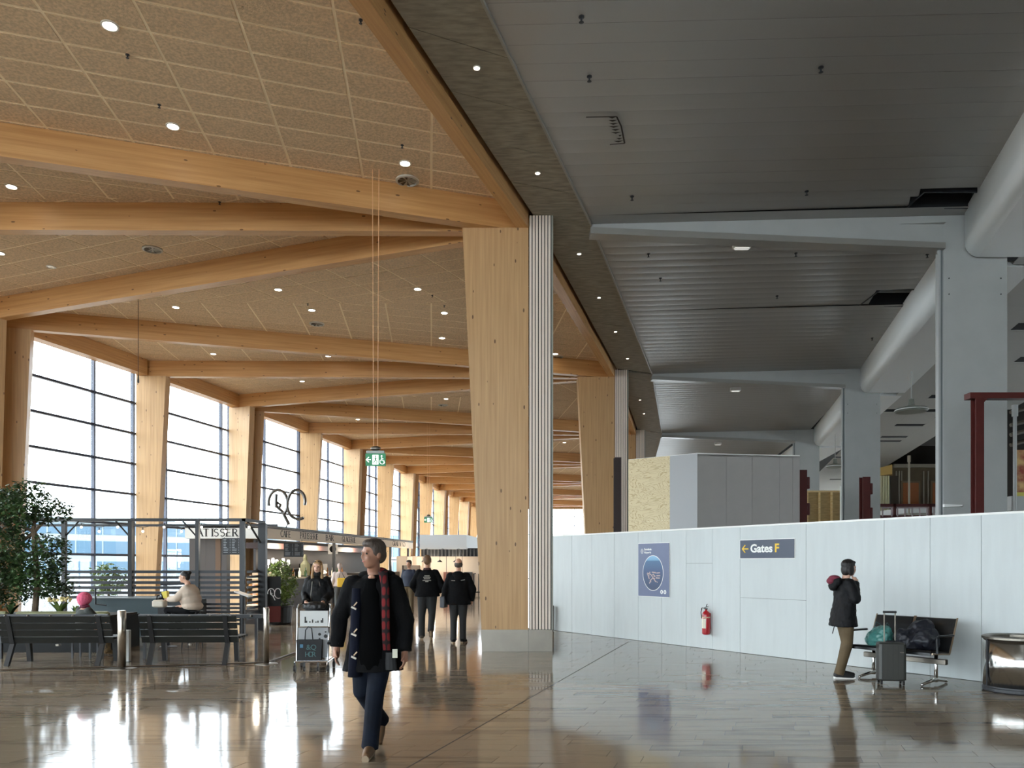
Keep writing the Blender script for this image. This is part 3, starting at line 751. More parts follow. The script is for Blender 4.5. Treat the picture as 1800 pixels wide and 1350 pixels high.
# beam seating with two seats
leather = mat('black_leather', (22, 24, 26), .35, bump=.1, bump_scale=18)
base = wallp(1590)
ang = wang                                  # local x along hoarding, -y faces the hall
c0 = Vector((5.38, 10.62)); t = thing('beam_seat', 'two-seat black airport bench with chrome legs against the white hoarding', 'bench', (c0.x, c0.y, 0), ang)
B().bbox(-.56, .60, .0, .07, .27, .34, .01).build('beam', steel, t)
for x in (-.42, .46):
    q = B(); q.tube([(x, .03, .03), (x, .035, .42)], .024, 10)
    q.build('leg', chrome, t, smooth=True)
    B().tube([(x, -.30, .025), (x, 0.02, .07), (x, .28, .025)], [.018, .03, .018], 8).sph((x, -.31, .022), .022).sph((x, .29, .022), .022).build('foot', chrome, t, smooth=True)
for x in (-.29, .29):
    # seat pad
    q = B(); pts = [(-.28, .44), (-.26, .465), (-.05, .45), (.15, .43), (.2, .44)]
    vs = []; fs = []
    for yy_, zz in pts:
        vs += [(x-.265, yy_, zz), (x+.265, yy_, zz)]
    for yy_, zz in pts[::-1]: vs += [(x-.265, yy_, zz-.035), (x+.265, yy_, zz-.035)]
    n = len(vs)//2
    fs = [(2*i, 2*i+1, 2*((i+1)%n)+1, 2*((i+1)%n)) for i in range(n)]+[tuple(2*i for i in range(n))[::-1], tuple(2*i+1 for i in range(n))]
    B().add(vs, fs).build('seat', leather, t)
    q = B(); vs = []; prof = [(.17, .43), (.24, .60), (.30, .76), (.345, .86)]
    back = [(y+.035, z+.005) for y, z in prof[::-1]]
    for yy_, zz in prof+back: vs += [(x-.265, yy_, zz), (x+.265, yy_, zz)]
    n = len(vs)//2
    fs = [(2*i, 2*i+1, 2*((i+1)%n)+1, 2*((i+1)%n)) for i in range(n)]+[tuple(2*i for i in range(n))[::-1], tuple(2*i+1 for i in range(n))]
    B().add(vs, fs).build('backrest', leather, t)
    for s_ in (-1, 1):
        B().tube([(x+s_*.28, -.27, .43), (x+s_*.28, .16, .40), (x+s_*.28, .23, .55), (x+s_*.28, .37, .875)], .012, 6).build('side_frame', mat('frame_tan', (150, 132, 112), .35, metal=.7), t)
for x in (-.60, .62):
    B().tube([(x, -.24, .44), (x, -.26, .64), (x, -.2, .66), (x, .16, .655)], .016, 6).build('armrest', leather, t)
# bag and coat lying on it
t2 = thing('carrier_bag', 'crumpled translucent teal plastic bag on the left bench seat', 'bag', (c0.x, c0.y, 0), ang)
q = B(); q.loft([(-.32, -.02, .455, .15, .12), (-.32, -.02, .52, .19, .15), (-.3, .0, .62, .17, .13), (-.28, .02, .70, .12, .09), (-.28, .03, .73, .05, .04)], 14)
o = q.build('bag', mat('teal_plastic', (74, 138, 132), .3, bump=.5, bump_scale=10), t2); remesh(o, .012, 3)
tt = bpy.data.textures.new('crumple', 'CLOUDS'); tt.noise_scale = .09
def crumple(o, s):
    md = o.modifiers.new('d', 'DISPLACE'); md.texture = tt; md.strength = s; md.mid_level = .5
    dg = bpy.context.evaluated_depsgraph_get(); me = bpy.data.meshes.new_from_object(o.evaluated_get(dg)); o.modifiers.clear(); o.data = me
crumple(o, .07)
B().tube([(-.36, -.06, .7), (-.33, -.06, .79), (-.27, -.03, .74)], .006, 6).tube([(-.26, .02, .7), (-.2, 0, .78), (-.18, .04, .71)], .006, 6).build('handle', mat('teal_plastic_dark', (50, 90, 90), .3), t2)
q = B(); q.loft([(.26, -.02, .46, .22, .18), (.27, -.02, .56, .25, .18), (.27, .04, .68, .21, .14), (.25, .1, .80, .14, .09), (.22, .13, .84, .08, .05)], 16)
q.sph((.1, -.08, .6), (.14, .14, .12)); q.sph((.38, -.1, .58), (.12, .14, .13)); q.tube([(.1, -.1, .52), (-.02, -.2, .42), (-.03, -.24, .34)], [.07, .05, .04], 10)
o = q.build('padded_jacket', mat('navy_padding', (22, 24, 34), .5, bump=.3, bump_scale=8)); o.location = (c0.x, c0.y, 0); o.rotation_euler.z = ang; remesh(o, .016, 3); crumple(o, .08)
tag(o, 'dark navy padded jacket heaped on the right bench seat', 'jacket')

# cabin suitcase
shell = mat('graphite_shell', (54, 54, 50), .4, bump=.05, bump_scale=30)
sp = AT(1566, 1203, 0); t = thing('suitcase', 'dark grey hard-shell cabin suitcase with raised trolley handle', 'suitcase', (sp.x, sp.y, 0), R(-12))
B().bbox(-.17, .17, -.1, .1, .055, .565, .035).build('shell', shell, t, smooth=False)
for i in range(5): B().box(-.13+i*.065-.003, -.13+i*.065+.003, -.1025, -.099, .09, .53).build('rib', mat('graphite_dark', (40, 40, 38), .4), t)
for x in (-.068, .068): B().tube([(x, .06, .56), (x, .06, .955)], .009, 8).build('handle_rod', steel, t)
B().bbox(-.085, .085, .045, .075, .945, .975, .008).build('grip', mat('grip_black', (20, 20, 22), .5), t)
B().bbox(-.06, .06, -.015, .015, .563, .585, .01).build('top_handle', mat('grip_black', (20, 20, 22), .5), t)
for x in (-.135, .135):
    for y in (-.075, .075):
        B().box(x-.014, x+.014, y-.014, y+.014, .035, .06).tube([(x-.012, y, .024), (x+.012, y, .024)], .022, 12).build('wheel', mat('grip_black', (20, 20, 22), .5), t)
B().box(.085, .135, -.106, -.1, .43, .445).build('badge', steel, t)
# rounded brown post-like block at the far end of the hoarding
pc = wallp(976); o = B().bbox(-.05, .05, -.06, .06, 0, .62, .04).build('corner_stub', mat('stub_brown', (84, 74, 64), .6), None, (pc.x+wn_.x*.1, pc.y+wn_.y*.1, 0)); tag(o, 'low brown corner guard where the hoarding meets the big timber column', 'stub')

# ---- construction side behind the hoarding
def steel_post(px, ytop, d, w, lab, arm=None, cleats=True, dark=False):
    p = PX(px, ytop, d); t = thing('steel_post', lab, 'post', (p.x, p.y, 0), 0, 'oxide red steel posts')
    m = red_steel if not dark else mat('dark_bronze_steel', (48, 34, 34), .5)
    hw = w/2
    B().box(-hw, hw, -.012+0, 0, 0, p.z).box(-hw, hw, w-.012, w, 0, p.z).box(-.008, .008, 0, w, 0, p.z).build('post', m, t)
    if arm:
        B().box(-hw-.1, arm, -.02, w+.02, p.z-.10, p.z).build('rail', m, t)
        B().hexa([(hw,0,p.z-.16),(hw+.01,0,p.z-.16),(hw+.01,w,p.z-.16),(hw,w,p.z-.16)], [(hw,0,p.z-.1),(hw+.07,0,p.z-.1),(hw+.07,w,p.z-.1),(hw,w,p.z-.1)]).build('gusset', m, t)
    if cleats:
        for z in (.3, 1.0): B().bbox(hw, hw+.09, .02, w-.04, p.z-z-.2, p.z-z+.12, .02).box(hw+.02, hw+.05, 0, .02, p.z-z-.1, p.z-z+.05).build('cleat', m, t)
steel_post(1722, 690, 13.0, .14, 'oxide red steel post with long top rail at the right edge', arm=3.2, cleats=False)
steel_post(1523, 838, 22, .22, 'oxide red steel post with two cleats between the grey columns')
steel_post(1412, 826, 20.5, .2, 'oxide red steel post with cleats right of the grey enclosure', )
steel_post(1086, 804, 22.5, .2, 'dark bronze post left of the plywood enclosure', dark=True, cleats=False)
# enclosure
t = thing('enclosure', 'boxed site enclosure, plywood on the left and grey panels on the front', 'enclosure')
ET = EYE+2.8; A_ = Vector((3.12, 20.6)); B_ = Vector((4.08, 19.85)); C_ = Vector((4.68, 19.4)); D_ = Vector((7.42, 19.8))
def wallseg(name, p, q_, z0, z1, th, m, parent, inset=0):
    d = (q_-p); L_ = d.length; o = B().box(inset, L_-inset, 0, th, 0, z1-z0).build(name, m, parent); o.location = (p.x, p.y, z0); o.rotation_euler.z = math.atan2(d.y, d.x); return o
def ply_mat2():
    m = bpy.data.materials.new('rotary_plywood'); m.use_nodes = True; nt = m.node_tree; N = nt.nodes.new; L = nt.links.new; p = nt.nodes['Principled BSDF']
    tc = N('ShaderNodeTexCoord'); mp = N('ShaderNodeMapping'); mp.inputs['Scale'].default_value = (1.0, 1, 2.6); L(tc.outputs['Object'], mp.inputs[0])
    n = N('ShaderNodeTexNoise'); n.inputs['Scale'].default_value = 1.5; n.inputs['Detail'].default_value = 3; n.inputs['Distortion'].default_value = .6; L(mp.outputs[0], n.inputs['Vector'])
    mu = N('ShaderNodeMath'); mu.operation = 'MULTIPLY'; mu.inputs[1].default_value = 95; L(n.outputs[0], mu.inputs[0])
    si = N('ShaderNodeMath'); si.operation = 'SINE'; L(mu.outputs[0], si.inputs[0])
    r = N('ShaderNodeValToRGB'); r.color_ramp.elements[0].position = .55; r.color_ramp.elements[0].color = (*lin((236, 220, 180)), 1); r.color_ramp.elements[1].position = 1; r.color_ramp.elements[1].color = (*lin((206, 182, 134)), 1)
    L(si.outputs[0], r.inputs[0]); L(r.outputs[0], p.inputs['Base Color']); p.inputs['Roughness'].default_value = .7; return m
plyr = ply_mat2(); gpanel = mat('grey_site_panel', (170, 166, 162), .6, noise_amt=.03, noise_scale=2)
for i in range(3): wallseg('plywood_sheet', A_, B_, 1.9+i*.835, 1.9+(i+1)*.835-.0015, .02, plyr, t)
wallseg('plywood_sheet', A_, B_, 0, 1.896, .02, plyr, t)
wallseg('side_panel', B_, C_, 0, ET, .03, mat('light_site_panel', (186, 188, 190), .6), t)
n_ = 5; cuts = [0, .28, .53, .80, .93, 1.0]
for i in range(n_): wallseg('front_panel', C_+(D_-C_)*cuts[i], C_+(D_-C_)*cuts[i+1], 0, ET-.01, .03, gpanel, t, .004)
wallseg('top_trim', C_, D_, ET-.012, ET+.012, .05, coping_m, t); wallseg('top_trim', A_, C_, ET-.012, ET+.012, .05, coping_m, t)
B().prism([tuple(A_), tuple(C_), tuple(D_), (D_.x, 24), (A_.x+.5, 24)], ET-.06, ET-.02).build('lid', gpanel, t)
# bare plywood hoarding with studs
t = thing('stud_partition', 'bare plywood partition with pale studs behind the posts', 'partition', (0, 0, 0))
pa, pb = PX(1418, 900, 28), PX(1482, 900, 28)
wallseg('plywood_sheet', pa.xy, pb.xy, 0, EYE+2.62, .02, mat('plywood_dull', (168, 142, 96), .7, noise_amt=.15, noise_scale=4, stretch=(1, 1, 5)), t)
for i in range(4):
    x = pa.x+(pb.x-pa.x)*i/3; B().box(x-.03, x+.03, 27.92, 28, 0, EYE+2.64).build('stud', ply, t)
B().box(pa.x, pb.x, 27.9, 28.03, EYE+2.62, EYE+2.68).build('top_plate', ply, t)
o = B().box(-.03, .07, 0, .05, 0, EYE+2.7).build('white_edge_panel', coping_m, None, (PX(1479, 900, 26.5).x, 26.5, 0)); tag(o, 'narrow bright white panel standing beside the second grey column', 'panel')
# upper floor room far right
t = thing('site_room', 'unfinished brown room with two orange doors behind the railing', 'room', (0, 0, 0))
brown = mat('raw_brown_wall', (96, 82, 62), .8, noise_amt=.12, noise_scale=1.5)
Yb = 45.0
def U(px): return (px-900)*Yb/F
def V(py): return EYE+(HY-py)*Yb/F
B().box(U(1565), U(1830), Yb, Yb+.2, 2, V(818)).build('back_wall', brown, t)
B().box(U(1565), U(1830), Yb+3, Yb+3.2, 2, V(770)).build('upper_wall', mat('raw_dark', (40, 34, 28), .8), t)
B().box(U(1570), U(1830), Yb-.15, Yb, V(822), V(816)).build('pipe_run', mat('pale_pipe', (150, 140, 122), .5), t)
for i, (x0, x1) in enumerate(((1586, 1613), (1638, 1668))):
    B().box(U(x0)-.12, U(x1)+.12, Yb-.08, Yb, V(900), V(849)+.12).build('door_frame', mat('frame_brown', (120, 100, 74), .6), t)
    B().box(U(x0), U(x1), Yb-.12, Yb-.06, V(900), V(849)).build('door', mat('orange_door', (164, 92, 38), .5), t)
for x in (1574, 1579, 1583, 1622, 1630): B().box(U(x), U(x)+.07, Yb-.06, Yb, V(900), V(828)).build('stud', mat('pale_pipe', (150, 140, 122), .5), t)
B().box(U(1500), U(1830), Yb-6, Yb+4, V(905)-.3, V(905)).build('slab', grey_paint, t)
# cream board pier at its left
t = thing('site_pier', 'cream ribbed pier with a plywood cap at the left of the brown room', 'pier', (0, 0, 0))
d = 42; x0, x1 = PX(1543, 0, d).x, PX(1565, 0, d).x
for i in range(5):
    a = x0+(x1-x0)*i/5; B().bbox(a, a+(x1-x0)/5-.04, d, d+.3, V(905), PX(0, 836, d).z, .02).build('rib', mat('cream_rib', (206, 200, 160), .6), t)
B().hexa([(x0, d-.1, PX(0,836,d).z), (x1+.05, d-.1, PX(0,834,d).z), (x1+.6, d+1, PX(0,834,d).z), (x0, d+1, PX(0,836,d).z)], [(x0, d-.1, PX(0,823,d).z), (x1+.05, d-.1, PX(0,817,d).z), (x1+.6, d+1, PX(0,817,d).z), (x0, d+1, PX(0,823,d).z)]).build('cap', mat('plywood_cap', (196, 160, 90), .7), t)
B().box(x1+.05, x1+.5, d+.1, d+.4, V(905), PX(0, 836, d).z).build('dark_stud', mat('raw_dark2', (60, 50, 38), .8), t)
# pole
p = PX(1598, 887, 38); t = thing('site_pole', 'pale thin steel pole in front of the two orange doors', 'pole', (p.x, p.y, 0))
B().tube([(0, 0, 0), (0, 0, PX(0, 803, 38).z)], .05, 8).tube([(0, 0, PX(0, 812, 38).z), (0, 0, PX(0, 801, 38).z)], .08, 8).build('tube', mat('pale_pipe', (150, 140, 122), .5), t)
# red railing
t = thing('site_railing', 'dark red steel railing with pale framed panels between the grey columns', 'railing', (0, 0, 0))
d = 30; X = lambda px: (px-900)*d/F; Z = lambda py: EYE+(HY-py)*d/F
B().box(X(1542), X(1665), d-.1, d+.1, Z(891), Z(886)).build('top_rail', red_steel, t)
B().box(X(1542), X(1665), d-.1, d+.1, Z(912), Z(906)).build('bottom_rail', red_steel, t)
for px in (1568, 1631): B().box(X(px), X(px+5), d-.1, d+.1, 0, Z(886)).build('post', red_steel, t)
for a, c in ((1549, 1565), (1575, 1627), (1639, 1655)):
    q = B(); q.box(X(a), X(c), d-.12, d-.1, Z(894), Z(892)); n = max(1, round((c-a)/13))
    for i in range(n+1): xx = X(a)+(X(c)-X(a))*i/n; q.box(xx-.025, xx+.025, d-.12, d-.1, Z(908), Z(892))
    q.build('panel_frame', mat('pale_mauve', (176, 160, 164), .5), t)
# things at the far right edge beside the nearest grey column
t = thing('site_rack', 'cluttered storage rack with pipes and a red printed board at the right edge', 'rack', (0, 0, 0))
d = 27; 
B().box(X2 := (1776-900)*d/F, (1840-900)*d/F, d+.8, d+.9, 1.5, EYE+(HY-712)*d/F).build('dark_back', mat('raw_dark', (40, 34, 28), .8), t)
g = lambda px, py: ((px-900)*d/F, EYE+(HY-py)*d/F)
B().tube([(g(1784, 0)[0], d, 1.5), (g(1784, 0)[0], d, g(0, 730)[1])], .06, 8).tube([(g(1784, 0)[0], d, g(0, 732)[1]), (g(1784, 0)[0], d, g(0, 712)[1])], .1, 8).build('pipe', grey_paint, t)
x0, z0 = g(1788, 865); x1, z1 = g(1830, 790)
B().box(x0, x1, d+.1, d+.13, z0, z1).build('red_board', mat('red_print', (150, 62, 44), .6, noise_amt=.7, noise_scale=3, col2=(216, 180, 120)), t)
B().box(x0, x1, d+.05, d+.1, z0-.14, z0).build('yellow_edge', mat('yellow_edge', (206, 196, 92), .6), t)
for py in (722, 745, 780, 762): B().tube([(g(1786, 0)[0], d+.3, g(0, py)[1]), (g(1840, 0)[0], d+.3, g(0, py-14)[1])], .07, 8).build('duct', mat('duct_brown', (86, 76, 64), .5), t)
B().box(g(1778, 0)[0], g(1840, 0)[0], d, d+.5, g(0, 897)[1], g(0, 872)[1]).build('crate', grey_paint, t)
# pendant discs
def pendant(px, py, ytop, d, w, lab):
    p = PX(px, py, d); t = thing('pendant_lamp', lab, 'lamp', tuple(p), 0, 'disc pendant lamps')
    r = w*d/F/2; ztop = EYE+5.78-p.z
    B().lathe([(r*.93, -.0), (r, .03), (r, .07), (r*.9, .11), (r*.3, .17), (.09, .2), (.07, .38), (.02, .4)], 28).build('shade', mat('lamp_grey', (120, 124, 116), .5), t)
    B().lathe([(r*.99, .035), (r*1.01, .045), (r*1.01, .06), (r*.99, .065)], 28).build('rim', white_p, t)
    B().lathe([(r*.9, -.004), (r*.9, .004)], 28).build('diffuser', mat('lamp_diffuser', (150, 152, 140), .6), t)
    B().tube([(0, 0, .38), (0, 0, ztop)], .014, 6).build('cable', grey_paint, t)
pendant(1602, 724, 622, 23.0, 54, 'grey disc pendant lamp between the two nearest grey columns')
pendant(1468, 822, 761, 34.0, 30, 'smaller grey disc pendant lamp seen beyond the second grey column')
# emergency luminaires under the metal ceiling
def emerg(px, py, d, w, lab):
    p = PX(px, py, d); t = thing('emergency_light', lab, 'lamp', (p.x, p.y, EYE+6.33), 0, 'emergency luminaires'); s = w*d/F/2
    B().bbox(-s, s, -.07, .07, -.01, .12, .02).build('housing', white_p, t); B().bbox(-s*.8, s*.8, -.05, .05, -.035, -.01, .02).build('lens', mat('lens_white', (250, 250, 246), .3, emit=.25), t)
emerg(1304, 430, 15.35, 32, 'white emergency luminaire under the metal ceiling, just behind the first girder')
emerg(1293, 682, 28, 18, 'white emergency luminaire under the metal ceiling behind the second girder')
emerg(1262, 779, 40.6, 12, 'tiny white emergency luminaire under the metal ceiling above the grey enclosure')
SPL = ['near the soffit edge above the tape outline', 'in the middle of the nearest bay', 'near the soffit just before the first girder', 'centre, just before the first girder', 'left, just behind the first girder', 'centre, just behind the first girder', 'beside the bulkhead behind the first girder', 'left in the second bay', 'right in the second bay below the hatch', 'at the top edge of the picture', 'in the middle of the second bay']
# sprinklers on the metal ceiling
i = 0
for px, py in ((1036, 134), (1443, 118), (1111, 345), (1418, 336), (1140, 446), (1399, 445), (1630, 447), (1161, 489), (1533, 594), (1022, 29), (1366, 520)):
    z = EYE+6.42
    for _ in range(3):
        p = AT(px, py, z); j = max(0, min(5, next((k for k in range(len(MC)-1) if MC[k+1][1] > p.y), 0))); tt_ = (p.y-MC[j][1])/(MC[j+1][1]-MC[j][1]); a_ = MC[j][0]+(MC[j+1][0]-MC[j][0])*tt_; c_ = GC[j][0]+(GC[j+1][0]-GC[j][0])*tt_+.75; z = EYE+6.42+.18*(p.x-a_)/(c_-a_)
    i += 1
    o = B().lathe([(.006, -.075), (.03, -.07), (.012, -.06), (.012, -.02), (.035, -.012), (.035, 0.0)], 12).build('sprinkler', dark_steel, None, tuple(p)); tag(o, 'small dark sprinkler head on the metal ceiling, %s' % SPL[i-1], 'sprinkler', 'sprinkler heads on the metal ceiling')
# torn tape outline on metal ceiling
o = B()
P = [AT(x, y, EYE+6.405) for x, y in ((1030, 206), (1084, 205), (1092, 222), (1098, 252), (1072, 254))]
for a, c in zip(P, P[1:]):
    dd = (c-a).normalized(); nn = Vector((-dd.y, dd.x, 0))*.012
    o.add([tuple(a-nn), tuple(a+nn), tuple(c+nn), tuple(c-nn)], [(0, 1, 2, 3)])
rr = random.Random(5)
for k in range(9):
    t_ = k/9; a = P[1].lerp(P[3], t_); l = rr.uniform(.05, .16); o.add([tuple(a), tuple(a+Vector((-l, .01, 0))), tuple(a+Vector((-l*.5, .05, 0)))], [(0, 1, 2)])
o = o.build('tape_remnant', mat('tape_dark', (44, 36, 32), .8)); tag(o, 'torn dark tape outline stuck on the metal ceiling', 'tape')
# ceiling lights ---------------------------------------------------------------
glow = mat('lamp_glow', (255, 246, 232), emit=9)
def downlight(p, r, lab, on=True, grp='recessed downlights in the timber ceiling', parts=True):
    t = thing('downlight', lab, 'lamp', tuple(p), 0, grp)
    B().lathe([(r*.78, -.002), (r*.8, -.012), (r, -.01), (r, .004)], 20).build('trim_ring', mat('trim_white', (225, 220, 210), .4), t)
    B().lathe([(r*.74, -.006), (r*.74, -.003)], 16).build('lens', glow if on else mat('lens_off', (150, 140, 126), .2, metal=.6), t)
DL = [(193,45,1,'largest bright recessed downlight at the upper left of the timber ceiling'),(304,222,1,'recessed downlight just above the uppermost roof beam, left half'),(712,287,1,'recessed downlight right beside the round air diffuser above the uppermost beam'),
      (20,328,1,'recessed downlight between the two upper beams at the left edge'),(90,469,0,'dim recessed downlight between the middle and lowest beams'),
      (309,540,1,'bright downlight just beyond the left end of the lowest near beam'),(489,509,1,'bright downlight left of the hanging cords, nearest beyond the lowest beam'),(734,508,1,'bright downlight between the hanging cords and the big column, nearest pair left one'),
      (548,545,1,'bright downlight above the round diffuser beyond the lowest beam'),(781,550,1,'upper of two bright downlights close to the left side of the big column'),(777,594,1,'lower of two bright downlights close to the left side of the big column'),
      (375,622,1,'downlight above the second window bay between two glulam beams'),(577,626,1,'downlight half hidden under a dark beam left of the hanging cords'),(531,670,1,'faint downlight between two level beams above the fourth window column'),
      (629,737,1,'faint distant downlight just left of the cords above the exit sign'),(784,701,1,'faint distant downlight above a small round diffuser by the big column'),(976,622,1,'bright downlight seen just right of the big striped column'),
      (992,778,1,'faint distant downlight framed between the two right-hand timber columns'),(0,445,1,'downlight cut by the left picture edge between two beams')]
for px, py, on, lab in DL:
    downlight(AT(px, py, ZC-.006), .105, lab or 'small bright recessed downlight in the timber ceiling beyond the lowest beam', on)
for i, (px, py) in enumerate(((838, 119), (945, 304), (1018, 446), (1053, 523), (1082, 583), (1103, 630), (1125, 703), (1132, 727))):
    downlight(AT(px, py, ZS-.003), .048, 'tiny round spotlight in the dark concrete soffit, %s from the camera' % ORD[i+1], True, 'soffit spotlights')
def diffuser(px, py, lab):
    p = AT(px, py, ZC-.006); t = thing('air_diffuser', lab, 'vent', tuple(p), 0, 'round swirl air diffusers'); r = .205
    B().lathe([(r*.80, -.004), (r*.82, -.03), (r, -.02), (r, .002)], 28).build('ring', mat('diffuser_grey', (196, 190, 178), .4), t)
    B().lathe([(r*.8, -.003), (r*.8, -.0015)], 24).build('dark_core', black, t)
    for k in range(8):
        a = k*math.pi/4; c, s = math.cos(a), math.sin(a)
        B().add([(c*.02, s*.02, -.006), (c*r*.78-s*.03, s*r*.78+c*.03, -.006), (c*r*.78+s*.03, s*r*.78-c*.03, -.028)], [(0, 1, 2), (2, 1, 0)]).build('vane', steel, t)
diffuser(716, 317, 'round swirl air diffuser beside a downlight at the right end of the uppermost beam')
diffuser(268, 438, 'round swirl air diffuser between the middle and lowest roof beams')
diffuser(557, 569, 'round swirl air diffuser beyond the lowest roof beam')
diffuser(779, 712, 'small distant round swirl air diffuser left of the big column')
diffuser(979, 627, 'round swirl air diffuser seen right of the big timber column')
for px, py, sl_ in ((224, 96, 'nearest the largest downlight'), (280, 184, 'just above the second downlight'), (634, 35, 'near the edge beam at the top'), (707, 255, 'above the downlight beside the swirl diffuser'), (50, 356, 'between the two upper beams at the left'), (386, 355, 'between the two upper beams at their right'), (541, 534, 'left of the hanging cords'), (781, 537, 'close left of the big column'), (760, 519, 'right of the hanging cords')):
    o = B().lathe([(.004, -.05), (.022, -.046), (.01, -.035), (.01, -.012), (.026, -.008), (.026, 0)], 10).build('sprinkler', dark_steel, None, tuple(AT(px, py, ZC-.005))); tag(o, 'small sprinkler head in the timber ceiling ' + sl_, 'sprinkler', 'sprinkler heads in the timber ceiling')

# exit signs -------------------------------------------------------------------
green = mat('exit_green', (0, 112, 66), .4, emit=.25); exw = mat('exit_white', (250, 255, 250), .4, emit=.7)
def exit_sign(px, py, d, w, lab, cords=True, rz=0):
    p = PX(px, py, d); t = thing('exit_sign', lab, 'sign', tuple(p), rz, 'hanging exit signs'); W2 = w*d/F/2; H2 = W2*.62
    B().box(-W2, W2, .0, .04, -H2, H2).build('panel', green, t)
    B().bbox(-W2*.9, W2*.9, -.01, .05, H2, H2+.05, .01).build('housing', mat('housing_grey', (170, 176, 172), .4), t)
    if cords:
        B().sph((0, .02, H2+.09), (.09, .04, .04)).build('canopy', steel, t, smooth=True)
        for s in (-.055, .055): B().tube([(s*.6, .02, H2+.1), (s, .02, ZC-p.z)], .006, 6).build('cord', mat('cord_pale', (226, 176, 130), .5), t)
    u = W2
    q = B(); stroke(q, [(-.90*u, 0), (-.46*u, 0)], .07*u, -.002); stroke(q, [(-.66*u, .26*u), (-.92*u, 0), (-.66*u, -.26*u)], .09*u, -.002); q.build('arrow', exw, t)
    B().box(-.30*u, .30*u, -.006, -.001, -.48*u, .48*u).build('door_pictogram', exw, t)
    q = B(); disc(q, .03*u, .34*u, .075*u, .085*u, -.007)
    stroke(q, [(.02*u, .22*u), (.0, -.02*u)], .13*u, -.007); stroke(q, [(0, -.02*u), (.14*u, -.16*u), (.1*u, -.42*u)], .08*u, -.007); stroke(q, [(0, -.02*u), (-.1*u, -.22*u), (-.26*u, -.3*u)], .08*u, -.007)
    stroke(q, [(.03*u, .2*u), (.2*u, .08*u), (.26*u, .16*u)], .055*u, -.007); stroke(q, [(.0*u, .2*u), (-.14*u, .12*u), (-.2*u, -.02*u)], .055*u, -.007); q.build('running_figure', green, t)
    q = B(); disc(q, .62*u, .36*u, .07*u, .08*u, -.002); stroke(q, [(.62*u, .24*u), (.64*u, -.08*u), (.84*u, -.1*u), (.9*u, -.34*u)], .07*u, -.002)
    stroke(q, [(.63*u, .1*u), (.8*u, .08*u)], .05*u, -.002); stroke(q, [(.68*u+.24*u*math.cos(R(a)), -.2*u+.24*u*math.sin(R(a))) for a in range(130, 361, 20)], .06*u, -.002); q.build('wheelchair_pictogram', exw, t)
exit_sign(660, 808, 13.0, 35, 'green hanging exit sign with running figure and wheelchair symbol')
exit_sign(753, 914, 34.5, 15, 'small distant green exit sign hanging above the white pavilion')
t = thing('hanging_microphone', 'thin dark cable with a small black weight hanging before the second window column', 'cable', tuple(PX(243, 662, 19.3)))
B().tube([(0, 0, 0), (0, 0, ZC-t.location.z)], .008, 6).build('cable', mat('cable_brown', (86, 60, 40), .6), t)
B().tube([(0, 0, -.16), (0, 0, -.12), (0, 0, .02), (0, 0, .06)], [.022, .026, .016, .008], 8).build('weight', mat('grip_black', (20, 20, 22)), t)
# ================================================================= LEFT SIDE
def bench(x0, x1, y, lab):
    t = thing('park_bench', lab, 'bench', ((x0+x1)/2, y, 0), R(2), 'slatted benches seen from behind'); L2 = (x1-x0)/2
    bw = mat('black_bench_slat', (24, 24, 20), .55, spec=.3, noise_amt=.15, noise_scale=5, stretch=(1, 5, 5)); bs = mat('bench_iron', (18, 18, 19), .5)
    # back slats, tilted, seen from behind (backrest nearest the camera)
    for i in range(4):
        z = .345+i*.113; yy_ = .10-.14*(z-.34)/.45
        B().hexa([(-L2, yy_-.02, z), (L2, yy_-.02, z), (L2, yy_+.02, z), (-L2, yy_+.02, z)], [(-L2, yy_-.05, z+.098), (L2, yy_-.05, z+.098), (L2, yy_-.01, z+.098), (-L2, yy_-.01, z+.098)]).build('slat', bw, t)
    for i in range(4): B().bbox(-L2, L2, .18+i*.11, .27+i*.11, .40, .435, .01).build('seat_slat', bw, t)
    for s in (-1, 1):
        x = s*(L2-.17)
        B().hexa([(x-.035, -.10, 0), (x+.035, -.10, 0), (x+.035, -.05, 0), (x-.035, -.05, 0)], [(x-.035, .08, .38), (x+.035, .08, .38), (x+.035, .14, .38), (x-.035, .14, .38)]).build('leg', bs, t)
        B().hexa([(x-.035, .52, 0), (x+.035, .52, 0), (x+.035, .58, 0), (x-.035, .58, 0)], [(x-.035, .46, .40), (x+.035, .46, .40), (x+.035, .54, .40), (x-.035, .54, .40)]).build('leg', bs, t)
        B().box(x-.035, x+.035, .10, .56, .355, .40).hexa([(x-.035, .06, .33), (x+.035, .06, .33), (x+.035, .10, .33), (x-.035, .10, .33)], [(x-.035, -.075, .79), (x+.035, -.075, .79), (x+.035, -.035, .79), (x-.035, -.035, .79)]).build('end_frame', bs, t)
    B().tube([(0, .1, .33), (0, .1, .30)], .04, 10).build('foot_stud', steel, t)
d = 12.1
bench((-4-900)*d/F, (190-900)*d/F, 12.15, 'dark slatted park bench with its back to us at the left edge')
bench((239-900)*d/F, (409-900)*d/F, 12.25, 'dark slatted park bench with its back to us, left of the luggage trolley')

# rail with round knobs behind the benches
for (xa, xb, lab, n) in (((-10, 188, 'dark low rail with round studs behind the leftmost bench', 5)), ((243, 460, 'dark low rail with round studs behind the second bench', 6))):
    a, c = PX(xa, 1083, 13.0), PX(xb, 1083, 13.0)
    t = thing('stud_rail', lab, 'rail', (a.x, 13.0, 0)); L_ = c.x-a.x
    B().box(0, L_, 0, .06, a.z-.035, a.z+.03).build('bar', dark_steel, t)
    for i in range(n): B().sph(((i+.5)*L_/n, -.012, a.z), .022, n=10).build('stud', steel, t)
    for x in (.1, L_-.1): B().box(x-.02, x+.02, .0, .05, 0, a.z-.03).build('post', dark_steel, t)

